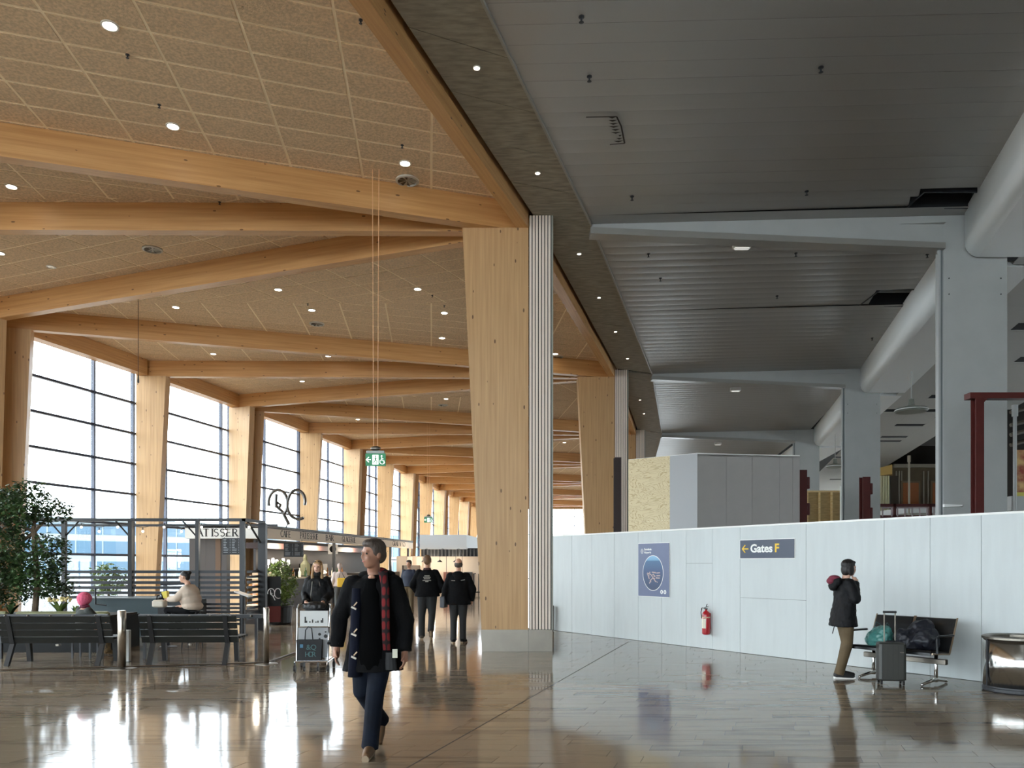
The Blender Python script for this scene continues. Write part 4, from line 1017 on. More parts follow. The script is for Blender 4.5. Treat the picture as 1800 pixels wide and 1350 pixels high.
# stainless barrier posts and low line
def bpost(px, py, w, top, lab):
    p = AT(px, py, 0); h = (EYE+(HY-top)*p.y/F); r = w*p.y/F/2
    t = thing('barrier_post', lab, 'post', (p.x, p.y, 0), 0, 'steel barrier posts')
    B().lathe([(r*4, 0), (r*4, .006), (r*2.8, .015), (r*1.1, .02)], 28).build('base_plate', steel, t)
    B().lathe([(r, .015), (r, h-.01), (r*.9, h)], 20).build('tube', mat('post_steel', (196, 186, 172), .25, metal=.95), t, smooth=False)
    for q in t.children[-1].data.polygons: q.use_smooth = len(q.vertices) == 4
    return p
p1 = bpost(214, 1174, 14, 1073, 'thick stainless barrier post between the two benches')
p2 = bpost(468, 1167, 10, 1068, 'slimmer stainless barrier post right of the second bench')
o = B().tube([tuple(AT(-40, 1181, 0)+Vector((0, 0, .02))), (p1.x, p1.y, .02), (p2.x, p2.y, .02), tuple(AT(519, 1149, 0)+Vector((0, 0, .02)))], .014, 6).build('ground_rail', steel); tag(o, 'thin steel line just above the floor linking the barrier posts', 'rail')
p = AT(209, 1167, 0); o = B().bbox(-.045, .035, 0, .08, 0, .52, .01).build('white_bollard', mat('bollard_grey', (190, 190, 184), .4), None, (p.x, p.y+.25, 0)); tag(o, 'short pale bollard just behind the thick steel barrier post', 'bollard')

# ---- plants
leafm = mat('ficus_leaf', (58, 84, 44), .5, noise_amt=.5, noise_scale=3)
leafm2 = mat('bright_leaf', (112, 134, 66), .5, noise_amt=.4, noise_scale=3)
bark = mat('bark', (104, 88, 70), .8, noise_amt=.2, noise_scale=8)
def leaves(blobs, n, size, seed, hollow=.35):
    rr = random.Random(seed); vs = []; fs = []
    vol = [b_[3]*b_[4]*b_[5] for b_ in blobs]; tot = sum(vol)
    for bl, v in zip(blobs, vol):
        for _ in range(int(n*v/tot)):
            while True:
                p = Vector((rr.uniform(-1, 1), rr.uniform(-1, 1), rr.uniform(-1, 1)))
                if hollow < p.length < 1: break
            c = Vector((bl[0]+p.x*bl[3], bl[1]+p.y*bl[4], bl[2]+p.z*bl[5]))
            c += Vector((noise.noise(c*4), noise.noise(c*4+Vector((9, 0, 0))), noise.noise(c*4+Vector((0, 9, 0)))))*.09
            if noise.noise(c*5.0) < -.22: continue
            a = rr.uniform(0, 6.283); e = rr.uniform(-1.0, .5)
            u = Vector((math.cos(a)*math.cos(e), math.sin(a)*math.cos(e), math.sin(e))); w = u.cross(Vector((rr.uniform(-1, 1), rr.uniform(-1, 1), 1))).normalized()
            s = size*rr.uniform(.7, 1.3); k = len(vs)
            vs += [tuple(c), tuple(c+u*s*.5+w*s*.24), tuple(c+u*s), tuple(c+u*s*.5-w*s*.24)]; fs.append((k, k+1, k+2, k+3))
    q = B(); q.v = vs; q.f = fs; q.mi = [0]*len(fs); return q
# large ficus at left
D0 = 14.6
def Q(px, py): return ((px-900)*D0/F, EYE+(HY-py)*D0/F)
t = thing('ficus_tree', 'large green ficus tree in the long planter at the left edge', 'tree', (0, 0, 0))
bl = []
for px, py, rx, rz in ((62, 884, 42, 38), (15, 900, 45, 45), (88, 900, 28, 22), (-30, 900, 50, 60), (95, 958, 26, 20), (75, 985, 42, 26), (20, 965, 42, 40), (55, 1022, 50, 30), (10, 1030, 45, 36), (90, 1030, 28, 26), (-30, 1000, 50, 70)):
    x, z = Q(px, py); bl.append((x, D0+random.uniform(-.2, .2), z, rx*D0/F, .5, rz*D0/F))
leaves(bl, 18000, .085, 3).build('foliage', leafm, t, kind='stuff')
tx, tz = Q(64, 0); q = B()
q.tube([(tx-.05, D0, .5), (tx+.02, D0, 1.2), (tx-.03, D0, Q(0, 960)[1]), (tx-.05, D0, Q(0, 925)[1])], [.06, .055, .05, .04], 8)
for px, py in ((20, 905), (50, 880), (90, 890), (5, 930), (100, 955)):
    x, z = Q(px, py); q.tube([(tx-.04, D0, Q(0, 935)[1]), ((tx+x)/2, D0+.05, z-.25), (x, D0+.1, z)], [.035, .025, .01], 6)
q.build('trunk', bark, t)
# long planter
t = thing('long_planter', 'long dark planter with a rounded olive green rim behind the left bench', 'planter', (0, 0, 0))
a, c = PX(-40, 1080, 14.0).x, PX(196, 1080, 14.0).x; zr = EYE-(1080-HY)*14/F
B().box(a, c-.02, 13.95, 15.1, 0, zr-.05).build('body', mat('planter_black', (15, 16, 17), .6, spec=.25), t)
B().bbox(a-.02, PX(18, 0, 14).x, 13.88, 14.0, zr-.05, zr+.06, .05).build('rim', mat('rim_olive', (122, 124, 88), .4), t)
B().bbox(PX(33, 0, 14).x, c, 13.88, 14.0, zr-.05, zr+.06, .05).build('rim', mat('rim_olive', (122, 124, 88), .4), t)
B().box(a+.03, c-.04, 13.99, 15.05, zr-.06, zr-.02).build('soil', mat('soil', (40, 32, 24), .9), t)
# blade-leaved plants and flowers in the planter
def tuft(px, n, h, lab, m=leafm2, seed=1, flower=None):
    rr = random.Random(seed); x = (px-900)*14.3/F; t = thing('leafy_plant', lab, 'plant', (x, 14.3, zr-.03), 0, 'plants in the long planter'); q = B()
    for k in range(n):
        a = rr.uniform(0, 6.28); l = h*rr.uniform(.7, 1.1); dx, dy = math.cos(a), math.sin(a); w = .022
        pts = [(dx*l*s*.8, dy*l*s*.5, l*(s-.45*s*s)*1.5) for s in (0, .33, .66, 1)]
        vs = []; 
        for i, p in enumerate(pts): ww = w*(1, 1.2, .8, .05)[i]; vs += [(p[0]-dy*ww, p[1]+dx*ww, p[2]), (p[0]+dy*ww, p[1]-dx*ww, p[2])]
        q.add(vs, [(0, 1, 3, 2), (2, 3, 5, 4), (4, 5, 7, 6)])
    q.build('leaves', m, t, kind='stuff')
    if flower:
        q = B()
        for k in range(26): q.sph((rr.uniform(-.2, .2), rr.uniform(-.1, .1), h*.95+rr.uniform(-.03, .04)), .028, n=6)
        q.build('blossoms', flower, t, kind='stuff')
tuft(105, 26, .30, 'arching green blade-leaved plant topped with pale yellow flowers', flower=mat('petal_yellow', (236, 220, 160), .6), seed=2)
tuft(135, 18, .22, 'small green plant at the right end of the long planter', seed=4)
tuft(20, 16, .26, 'green blade-leaved plant at the left end of the long planter', m=leafm, seed=5)
# potted fig beside the cafe
p = AT(490, 1097, 0); t = thing('potted_ficus', 'bushy green tree in a round black pot left of the blonde woman', 'tree', (p.x, p.y, 0)); s = p.y/F
B().lathe([(20*s, 0), (22*s, .05), (24*s, 30*s), (25*s, 31*s), (25*s, 33*s), (22*s, 33*s), (21*s, 31*s)], 20).build('pot', mat('pot_black', (26, 26, 28), .4), t)
B().tube([(0, 0, .4), (.03, 0, .9), (0, .02, 1.2)], [.03, .025, .02], 6).tube([(.05, 0, .4), (.0, 0, .8), (.12, .02, 1.3)], .018, 6).build('trunk', bark, t)
leaves([(0, 0, 1.25, .47, .4, .38), (.1, 0, .95, .42, .4, .3), (-.1, 0, .8, .38, .35, .25), (.05, 0, 1.5, .3, .3, .22), (.1, 0, .6, .25, .25, .2)], 3800, .085, 9).build('foliage', leafm2, t, kind='stuff')
# small olive tree behind the pergola
p = PX(190, 1040, 21); t = thing('olive_tree', 'small pale green tree behind the slatted screen by the windows', 'tree', (p.x, p.y, 0))
B().tube([(0, 0, 0), (.02, 0, 1.0)], .03, 6).build('trunk', bark, t)
leaves([(0, 0, 1.35, .45, .4, .3), (.1, 0, 1.05, .4, .4, .3), (-.15, 0, .9, .3, .3, .2)], 1800, .09, 12).build('foliage', leafm2, t, kind='stuff')
B().lathe([(.2, 0), (.25, .4), (.22, .4)], 16).build('pot', mat('pot_black', (26, 26, 28), .4), t)

# ---- pergola with slatted screens
t = thing('pergola', 'dark steel pergola frame with slatted screens around the cafe terrace', 'pergola', (0, 0, 0))
dp = 17.6; X = lambda px, d=dp: (px-900)*d/F; Z = lambda py, d=dp: EYE+(HY-py)*d/F
zt = Z(914)
for px, w, bot in ((111, .09, 0), (228, .09, 0), (346, .08, 0), (425, .11, 0)):
    B().box(X(px)-w/2, X(px)+w/2, dp, dp+.09, 0, zt-.02).build('post', dark_steel, t)
B().box(X(460, 18.6)-.09, X(460, 18.6)+.09, 18.6, 18.75, 0, zt-.02).build('post', dark_steel, t)
B().box(X(-60), X(431), dp, dp+.09, zt-.03, zt+.04).build('top_rail', dark_steel, t)
B().box(X(-60), X(431), dp+2.4, dp+2.46, zt-.03, zt+.03).build('top_rail', dark_steel, t)
B().hexa([(X(425), dp, zt-.03), (X(431), dp, zt-.03), (X(466, 18.75), 18.75, zt-.03), (X(459, 18.75), 18.75, zt-.03)], [(X(425), dp, zt+.04), (X(431), dp, zt+.04), (X(466, 18.75), 18.75, zt+.04), (X(459, 18.75), 18.75, zt+.04)]).build('top_rail', dark_steel, t)
for px, s in ((111, -1), (111, 1), (228, -1), (346, -1), (440, 1)):
    x = X(px); 
    if px == 440: B().tube([(X(430), dp+.2, zt-.02), (X(458, 18.5), 18.5, Z(952))], .025, 6).build('brace', dark_steel, t)
    else: B().tube([(x, dp+.04, Z(945)), (x+s*X(928)*2 if 0 else x+s*.36, dp+.04, zt)], .018, 6).build('brace', dark_steel, t)
scr = mat('screen_slat', (50, 54, 60), .5)
for xa, xb in ((115, 226), (231, 422)):
    for py in (1005, 1015, 1024, 1033, 1042, 1050): B().box(X(xa), X(xb), dp+.03, dp+.06, Z(py+2.6), Z(py-2.4)).build('screen_slat', scr, t)
for k in range(10):
    py = 1005+k*9.3; B().hexa([(X(431), dp+.1, Z(py+2.4)), (X(455, 18.55), 18.55, Z(py+2.4)), (X(455, 18.55), 18.6, Z(py+2.4)), (X(431), dp+.14, Z(py+2.4))], [(X(431), dp+.1, Z(py-2.2)), (X(455, 18.55), 18.55, Z(py-2.2)), (X(455, 18.55), 18.6, Z(py-2.2)), (X(431), dp+.14, Z(py-2.2))]).build('screen_slat', scr, t)
for k in range(6): B().box(X(362), X(422), dp+.03, dp+.06, Z(1062+k*7+2), Z(1062+k*7-2)).build('screen_slat', scr, t)
# terrace counter
t = thing('terrace_counter', 'long teal grey counter below the slatted screens', 'counter', (0, 0, 0))
teal = mat('teal_grey_panel', (58, 76, 82), .5)
B().box(X(168), X(295), dp-.5, dp-.1, 0, Z(1052, dp-.5)).build('body', teal, t)
B().box(X(166), X(297), dp-.53, dp-.08, Z(1052, dp-.5), Z(1050, dp-.5)).build('worktop', mat('worktop_pale', (150, 156, 158), .4), t)
B().box(X(295), X(366), dp-.5, dp-.1, 0, Z(1052, dp-.5)-.02).build('dark_bay', dark_steel, t)
B().tube([(X(197), dp-.7, Z(1034, 16.9)), (X(197), dp-.7, Z(1062, 16.9)), (X(215), dp-.7, Z(1064, 16.9))], .018, 6).build('foot_hook', dark_steel, t)
# white sloping table edge on post near its right
t = thing('menu_stand', 'white angled menu stand at the corner of the pergola', 'stand', (0, 0, 0)); dm = 16.2
B().hexa([(X(411, dm), dm, Z(1041, dm)), (X(436, dm), dm, Z(1050, dm)), (X(436, dm), dm+.3, Z(1050, dm)), (X(411, dm), dm+.3, Z(1041, dm))], [(X(411, dm), dm, Z(1039, dm)), (X(436, dm), dm, Z(1047.5, dm)), (X(436, dm), dm+.3, Z(1047.5, dm)), (X(411, dm), dm+.3, Z(1039, dm))]).build('top', white_p, t)
B().tube([(X(424, dm), dm+.1, 0), (X(424, dm), dm+.1, Z(1046, dm))], .03, 8).build('post', dark_steel, t)
# string of bulbs
t = thing('string_lights', 'string of small glowing bulbs hung under the pergola rail', 'lights', (0, 0, 0))
rr = random.Random(8); pts = []
for k, px in enumerate((97, 130, 162, 195, 240, 278, 309, 345, 388, 430)):
    z = zt-.06-(.0 if k % 2 else .10); p = (X(px), dp+.3, z); pts.append(p)
    B().sph((p[0], p[1], p[2]-.09), .03, n=8).build('bulb', mat('bulb_glow', (255, 240, 214), emit=4), t, smooth=True)
    B().tube([(p[0], p[1], p[2]), (p[0], p[1], p[2]-.06)], .012, 6).build('socket', dark_steel, t)
B().tube(pts, .006, 5).build('wire', dark_steel, t)

# ---- cafe pavilion: serif lettering helper
SER = {
 'C': [('a', .5, .5, .42, .5, 50, 310)], 'A': [('l', .08, 0, .46, 1), ('L', .46, 1, .9, 0), ('l', .22, .36, .72, .36)], 'F': [('L', .2, 0, .2, 1), ('l', .2, .96, .78, .96), ('l', .2, .5, .62, .5)],
 'E': [('L', .2, 0, .2, 1), ('l', .2, .96, .78, .96), ('l', .2, .5, .66, .5), ('l', .2, .04, .8, .04)], 'P': [('L', .2, 0, .2, 1), ('a', .42, .74, .3, .24, -90, 90), ('l', .2, .97, .42, .97), ('l', .2, .5, .42, .5)],
 'T': [('L', .5, 0, .5, 1), ('l', .1, .96, .9, .96)], 'I': [('L', .5, 0, .5, 1)], 'S': [('a', .48, .74, .26, .23, 30, 270), ('a', .48, .26, .28, .25, -150, 90)],
 'R': [('L', .2, 0, .2, 1), ('a', .42, .74, .3, .24, -90, 90), ('l', .2, .97, .42, .97), ('l', .2, .5, .42, .5), ('L', .45, .5, .85, 0)], 'B': [('L', .2, 0, .2, 1), ('a', .42, .75, .26, .22, -90, 90), ('a', .42, .26, .32, .25, -90, 90), ('l', .2, .97, .42, .97), ('l', .2, .51, .42, .51), ('l', .2, .02, .42, .02)],
 'G': [('a', .5, .5, .42, .5, 50, 320), ('L', .82, .42, .82, .08), ('l', .62, .42, .95, .42)], 'L': [('L', .2, 0, .2, 1), ('l', .2, .04, .8, .04)], 'N': [('l', .15, 0, .15, 1), ('L', .15, 1, .85, 0), ('l', .85, 0, .85, 1)],
 'O': [('a', .5, .5, .42, .5, 0, 360)], "'": [('l', .5, .8, .55, 1)]}
def serif_text(name, txt, h, m, parent, x0, z0, y0, sp=.86, mirror=1):
    q = B(); x = x0
    for ch in txt:
        w = h*.72
        if ch == ' ': x += w*.5*mirror; continue
        hat = ch == 'Â'; c_ = 'A' if hat else ch
        for st in SER[c_]:
            if st[0] in 'lL':
                a = (x+st[1]*w, z0+st[2]*h); c = (x+st[3]*w, z0+st[4]*h); stroke(q, [a, c], h*(.15 if st[0] == 'L' else .075), y0)
                if st[0] == 'L' and abs(st[1]-st[3]) < .5:
                    for pt in (a, c): stroke(q, [(pt[0]-h*.13, pt[1]), (pt[0]+h*.13, pt[1])], h*.05, y0)
            else:
                _, cx, cz, rx, rz, a0, a1 = st; n = max(6, int(abs(a1-a0)/25))
                stroke(q, [(x+(cx+rx*math.cos(R(a0+(a1-a0)*i/n)))*w, z0+(cz+rz*math.sin(R(a0+(a1-a0)*i/n)))*h) for i in range(n+1)], h*.105, y0)
        if hat: stroke(q, [(x+.25*w, z0+h*1.08), (x+.46*w, z0+h*1.25), (x+.67*w, z0+h*1.08)], h*.06, y0)
        x += w*sp if c_ != 'I' else w*.55
    return q.build(name, m, parent), x-x0
t = thing('cafe_pavilion', 'cafe pavilion with a beige lettered fascia below the metal monogram', 'kiosk', (0, 0, 0))
P0 = Vector((PX(463, 0, 25.5).x, 25.5)); P1 = Vector((PX(726, 0, 43).x, 43.0)); PL = Vector((PX(325, 0, 25.5).x, 25.5))
FZ0, FZ1 = EYE+.88, EYE+1.27; FZ1b = EYE+1.25
fas = mat('fascia_beige', (236, 220, 200), .6); fasw = mat('fascia_white', (232, 230, 224), .6); ink = mat('dark_letters', (24, 20, 19), .6)
fd = P1-P0; fl_ = fd.length; fa = math.atan2(fd.y, fd.x)
f = B().box(0, fl_, 0, .25, FZ0, FZ1).build('fascia', fas, t); f.location = (P0.x, P0.y, 0); f.rotation_euler.z = fa
B().box(-.03, fl_+.03, -.03, .28, FZ1, FZ1+.04).build('fascia_cap', dark_steel, f)
def fpos(px):     # distance along the fascia at photo column px
    k = (px-900)/F; return (k*P0.y-P0.x)/(fd.x-k*fd.y)*fl_
for txt, x0_, x1_ in (('CAFE', 493, 511), ('PÂTISSERIE', 527, 559), ('BAR', 572, 586), ('GLACERIE', 601, 625), ("GRAB N'GO", 690, 712)):
    a, c = fpos(x0_), fpos(x1_); o, wd_ = serif_text('lettering', txt, .22, ink, f, 0, 0, 0)
    o.location = (a, -.004, FZ0+.08); o.scale.x = (c-a)/wd_
B().box(PL.x, P0.x, P0.y, P0.y+.2, FZ0-.02, FZ1).build('fascia', fasw, t)
a = PX(345, 0, 25.5).x; c = PX(425, 0, 25.5).x; o, wd_ = serif_text('lettering', 'ÂTISSERI', .25, ink, t, 0, 0, 0); o.location = (a, P0.y-.004, FZ0+.05); o.scale.x = (c-a)/wd_
cd = mat('cafe_dark', (58, 52, 50), .6)
for px, w_ in ((333, .55), (362, .7)): B().box(PX(px, 0, 25.8).x, PX(px, 0, 25.8).x+w_, 25.8, 26.1, 0, FZ0).build('wall_panel', mat('cafe_taupe', (92, 86, 84), .6), t)
B().box(PX(379, 0, 25.8).x, PX(388, 0, 25.8).x, 25.78, 25.98, 0, FZ0).build('wall_panel', mat('cafe_brown', (118, 92, 72), .6), t)
# ceiling slab & back wall
n_ = Vector((-fd.y, fd.x)).normalized()*1.0
B().prism([tuple(PL), tuple(P0), tuple(P1), tuple(P1+n_*3), tuple(PL+Vector((0, 5)))], FZ1-.06, FZ1-.01).build('ceiling_slab', dark_steel, t)
def along(s, off, z): v = P0+fd*s+n_*off; return Vector((v.x, v.y, z))
def segbox(name, s0, s1, o0, o1, z0, z1, m):
    o = B().box(s0*fl_, s1*fl_, o0, o1, z0, z1).build(name, m, t); o.location = (P0.x, P0.y, 0); o.rotation_euler.z = fa; return o
sx = lambda px: fpos(px)/fl_
segbox('back_wall', sx(545), .97, 2.2, 2.3, 0, FZ0+.1, cd)
segbox('back_bulkhead', sx(530), .97, 1.6, 2.2, FZ0-.28, FZ0-.06, mat('cafe_maroon', (72, 48, 44), .5))
for px, w_ in ((589, .10), (688, .12), (719, .08)): segbox('post', sx(px), sx(px)+w_/fl_, .02, .12, 0, FZ0, dark_steel)
segbox('counter', sx(520), sx(640), .5, 1.1, 0, 1.05, mat('cafe_counter', (70, 64, 60), .5))
segbox('counter_top', sx(518), sx(642), .42, 1.15, 1.05, 1.10, mat('worktop_warm', (206, 190, 166), .4))
segbox('counter', sx(650), .95, .5, 1.1, 0, 1.2, mat('cafe_counter', (70, 64, 60), .5))
segbox('low_partition', sx(690), sx(741), -.6, -.5, 0, 1.55, mat('partition_brown', (104, 96, 90), .6))
segbox('appliance', sx(604), sx(616), 1.4, 2.0, 1.1, 1.62, mat('appliance_black', (36, 36, 38), .3)); segbox('appliance', sx(618), sx(628), 1.4, 2.0, 1.1, 1.62, steel)
# menu boards
def menuboard(px0, px1, y0, y1, d, lab):
    a, c = PX(px0, y1, d), PX(px1, y0, d); q = thing('menu_board', lab, 'board', (a.x, d, a.z), 0, 'hanging cafe menu boards')
    w_, h_ = c.x-a.x, c.z-a.z; B().box(0, w_, 0, .05, 0, h_).build('board', mat('chalkboard', (34, 38, 44), .5), q)
    r2 = random.Random(4); s = B(); nc = max(1, round(w_/.32))
    for cc in range(nc):
        for k in range(9):
            l = w_/nc*r2.uniform(.25, .6); z = h_*(.93-k*.098)
            s.box(w_/nc*cc+w_/nc*.12, w_/nc*cc+w_/nc*.12+l, -.003, 0, z-h_*.018, z+h_*.012)
            s.box(w_/nc*(cc+1)-w_/nc*.14, w_/nc*(cc+1)-w_/nc*.06, -.003, 0, z-h_*.018, z+h_*.012)
    s.build('menu_lines', mat('chalk_grey', (158, 166, 172), .6), q)
    for x in (.06, w_-.06): B().tube([(x, .02, h_), (x, .02, FZ0-a.z+.02)], .008, 5).build('hanger', dark_steel, q)
menuboard(391, 421, 946, 975, 25.4, 'black hanging menu board under the white part of the cafe fascia')
menuboard(499, 533, 955, 979, 28.0, 'wide black hanging menu board under the word on the beige fascia')
# bottles, domes and glowing displays on counter (individual small things)
rr = random.Random(21)
for k in range(12):
    s = sx(523)+(sx(635)-sx(523))*(k+.5)/12; p = along(s, .8, 1.10)
    m = (mat('display_cream_glow', (240, 230, 206), .5, emit=.4), mat('bottle_green', (60, 90, 60), .2), mat('bottle_amber', (150, 96, 40), .2))[k % 3]  # cream ones glow by emission so they look lit
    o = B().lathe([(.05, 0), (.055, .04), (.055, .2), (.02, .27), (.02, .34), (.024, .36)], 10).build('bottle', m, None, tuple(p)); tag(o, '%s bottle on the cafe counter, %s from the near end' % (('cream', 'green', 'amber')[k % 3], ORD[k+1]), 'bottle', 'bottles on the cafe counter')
for k, px in enumerate((553, 560, 566, 576, 584)):
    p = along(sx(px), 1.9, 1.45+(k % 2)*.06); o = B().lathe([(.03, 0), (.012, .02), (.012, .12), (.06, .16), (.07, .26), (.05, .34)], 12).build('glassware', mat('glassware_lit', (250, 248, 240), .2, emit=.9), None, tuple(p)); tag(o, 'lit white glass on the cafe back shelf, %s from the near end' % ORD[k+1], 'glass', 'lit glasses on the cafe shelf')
segbox('back_shelf', sx(548), sx(596), 1.7, 2.2, 1.40, 1.45, mat('cafe_counter', (70, 64, 60), .5))
for px, lab in ((574, 'mushroom-shaped cream display stand glowing on the cafe counter'),):
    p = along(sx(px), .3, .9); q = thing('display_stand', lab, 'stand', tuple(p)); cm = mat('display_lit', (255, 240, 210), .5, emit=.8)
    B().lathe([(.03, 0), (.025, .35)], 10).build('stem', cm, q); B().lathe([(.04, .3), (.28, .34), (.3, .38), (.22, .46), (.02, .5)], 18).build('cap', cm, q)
p = along(sx(574), .9, 1.15); o = B().loft([(0, 0, 0, .18, .1), (0, 0, .25, .2, .1), (0, 0, .45, .2, .1), (0, 0, .6, .08, .06), (0, 0, .72, .09, .08), (0, 0, .85, .05, .05)], 12).build('bust_ornament', mat('pale_green_ornament', (128, 130, 104), .6), None, tuple(p)); tag(o, 'pale green bust-shaped ornament on the cafe counter', 'ornament')
o = B().sph((0, 0, 0), (.16, .16, .09), n=12).build('pendant_bowl', mat('bulb_glow', (255, 240, 214), emit=4), None, tuple(along(sx(622), 1.0, FZ0-.28)), smooth=True); tag(o, 'small glowing bowl lamp inside the cafe pavilion', 'lamp')
q = thing('wall_speaker', 'white square sign with a black disc inside the cafe pavilion', 'sign', tuple(along(sx(597), .3, FZ0-.45))); B().box(-.2, .2, 0, .05, 0, .42).build('plate', white_p, q); d_ = B(); disc(d_, 0, .21, .14, .14, 0); d_.build('disc', black, q)
# warm shelves glimpsed through the screen at the pergola corner
q = thing('pastry_display', 'bright pastry display seen through the corner screen of the pergola', 'display', (0, 0, 0)); dd = 20.5
B().box(X(431, dd), X(473, dd), dd, dd+.6, 0, Z(1072, dd)).build('body', cd, q)
for i, py in enumerate((1016, 1032, 1048, 1064)):
    B().box(X(431, dd), X(472, dd), dd+.1, dd+.6, Z(py+1, dd), Z(py-.6, dd)).build('shelf', mat('display_cream_glow', (240, 230, 206), .5, emit=.4), q)  # shelf brightness is emission put into the cream colour
    for k in range(6): B().sph((X(434+k*6.4, dd), dd+.3, Z(py-2.6, dd)), (.06, .06, .035), n=8).build('pastry', (mat('pastry_brown', (206, 150, 90), .6), mat('pastry_pink', (230, 190, 180), .6))[k % 2], q)
B().box(X(430, dd), X(474, dd), dd+.6, dd+.64, 0, Z(1006, dd)).build('back', mat('display_cream_glow2', (206, 186, 160), .6), q)
# advertising panel with monogram left of the potted tree
q = thing('monogram_panel', 'dark panel with a white RC monogram beside the black pot', 'sign', (X(470, 19.2), 19.2, 0), R(20)); 
B().box(0, .32, 0, .04, .12, 1.3).build('panel', mat('panel_black', (24, 24, 26), .4), q)
def rc(qb, s, ox, oz, r, y=-.01):
    P = lambda pts: [(ox+a*s, y, oz+c*s) for a, c in pts]
    arc = lambda cx, cz, rx, rz, a0, a1, n=14: [(cx+rx*math.cos(R(a0+(a1-a0)*i/n)), cz+rz*math.sin(R(a0+(a1-a0)*i/n))) for i in range(n+1)]
    qb.tube(P(arc(.27, .62, .27, .36, 195, 0, 16)+arc(.36, .58, .18, .30, 0, -70, 6)), r, 6)         # big R sweep
    qb.tube(P([(.22, .86), (.21, .50), (.30, .46), (.34, .56), (.26, .62), (.22, .52), (.40, .36), (.58, .0)]), r, 6)
    qb.tube(P(arc(.80, .66, .24, .32, -20, 150, 10)+arc(.86, .55, .33, .40, 165, 275, 10)+[(1.0, .19), (.96, .16)]), r, 6)
    return qb
qb = rc(B(), .3, .01, .70, .012, -.012); qb.build('monogram', white_p, q)
B().box(0, .32, -.008, 0, .15, .55).build('red_picture', mat('poster_red', (120, 50, 46), .5), q)
# big metal monogram on the roof
pm = PX(472, 922, 26.3); t = thing('metal_monogram', 'large bent metal tube monogram RC standing on the cafe roof', 'sign', tuple(pm))
rc(B(), 62*26.3/F, 0, .0, .055, 0).build('letters', mat('monogram_metal', (120, 118, 116), .3, metal=.8), t)
B().tube([(.6, 0, -.1), (.7, 0, .12)], .02, 6).build('support', dark_steel, t)

def lamp(name, loc, power, r=.12, col=(1, .86, .68)):
    ld = bpy.data.lights.new(name, 'POINT'); ld.energy = power; ld.color = col; ld.shadow_soft_size = r
    lo = bpy.data.objects.new(name, ld); C.objects.link(lo); lo.location = loc
for px in (560, 620, 675): lamp('cafe_lamp', tuple(along(sx(px), 1.3, FZ0-.2)), 45)
lamp('display_lamp', (X(450, 20), 20.2, 2.3), 25)
# ---- white pavilion further back
t = thing('white_pavilion', 'distant white pavilion with dark louvre band and cream wall behind the two walking men', 'kiosk', (0, 0, 0)); dk = 41; Xk = lambda px, d=dk: (px-900)*d/F; Zk = lambda py, d=dk: EYE+(HY-py)*d/F
B().box(Xk(738), Xk(820), dk, dk+5, Zk(965), Zk(940)).build('fascia', mat('pavilion_white', (222, 226, 228), .5), t)
B().hexa([(Xk(820), dk, Zk(965)), (Xk(842, 46), 46, Zk(965)), (Xk(842, 46), 46.3, Zk(965)), (Xk(820), dk+.5, Zk(965))], [(Xk(820), dk, Zk(940)), (Xk(842, 46), 46, Zk(940)), (Xk(842, 46), 46.3, Zk(940)), (Xk(820), dk+.5, Zk(940))]).build('side_fascia', mat('pavilion_grey', (190, 196, 198), .5), t)
B().box(Xk(738), Xk(850), dk+.6, dk+.7, Zk(978), Zk(963)).build('louvre_band', mat('louvre_dark', (40, 40, 42), .5), t)
for i in range(16): B().bbox(Xk(742+i*6.4), Xk(744.5+i*6.4), dk+.5, dk+.58, Zk(978), Zk(965), .01).build('louvre', mat('louvre_grey', (66, 66, 66), .4), t)
B().box(Xk(690), Xk(850), dk+1.4, dk+1.6, 0, Zk(977)).build('cream_wall', mat('pavilion_cream', (226, 212, 196), .7), t)
for px in (710, 727): B().box(Xk(px), Xk(px)+.3, dk+1.2, dk+1.38, 0, Zk(978)).build('pilaster', mat('pavilion_cream', (226, 212, 196)), t)
B().box(Xk(776), Xk(796), dk+1.2, dk+1.38, .4, Zk(1006)).build('brown_sign', mat('sign_brown', (128, 84, 74), .6), t)
B().box(Xk(812), Xk(828), dk+1.2, dk+1.38, .3, Zk(1006)).build('dark_poster', mat('sign_dark', (70, 72, 76), .6), t)
for px, al_ in ((745, 'left'), (773, 'middle'), (801, 'right')):
    p = PX(px, 988, 38); q = thing('arc_lamp', 'black dome lamp on a thin arched pole before the pavilion, %s one of three' % al_, 'lamp', tuple(p), 0, 'arched lamps before the white pavilion')
    B().lathe([(.14, 0), (.10, .05), (.03, .09), (.01, .12)], 14).build('shade', dark_steel, q)
    B().tube([(0, 0, .1), (0, 0, .5), (.05, 0, .62), (.15, 0, .66), (.25, 0, .6), (.32, 0, .3), (.33, 0, -p.z)], .012, 5).build('pole', dark_steel, q)
for px in (720, 760, 800): lamp('pavilion_fill', (PX(px, 990, 41).x, 41.2, 1.75), 22)  # fill points added to brighten the cream wall
# queue trolley stack by the column
p = AT(833, 1046, 0); t = thing('trolley_stack', 'row of small dark luggage trolleys parked far off left of the big column', 'trolley', (p.x, p.y, 0))
for i in range(3): B().tube([(i*.25, 0, 0), (i*.25, 0, 1.1), (i*.25+.1, 0, 1.12)], .03, 6).box(i*.25-.05, i*.25+.35, -.25, .25, .12, .18).build('frame', dark_steel, t)

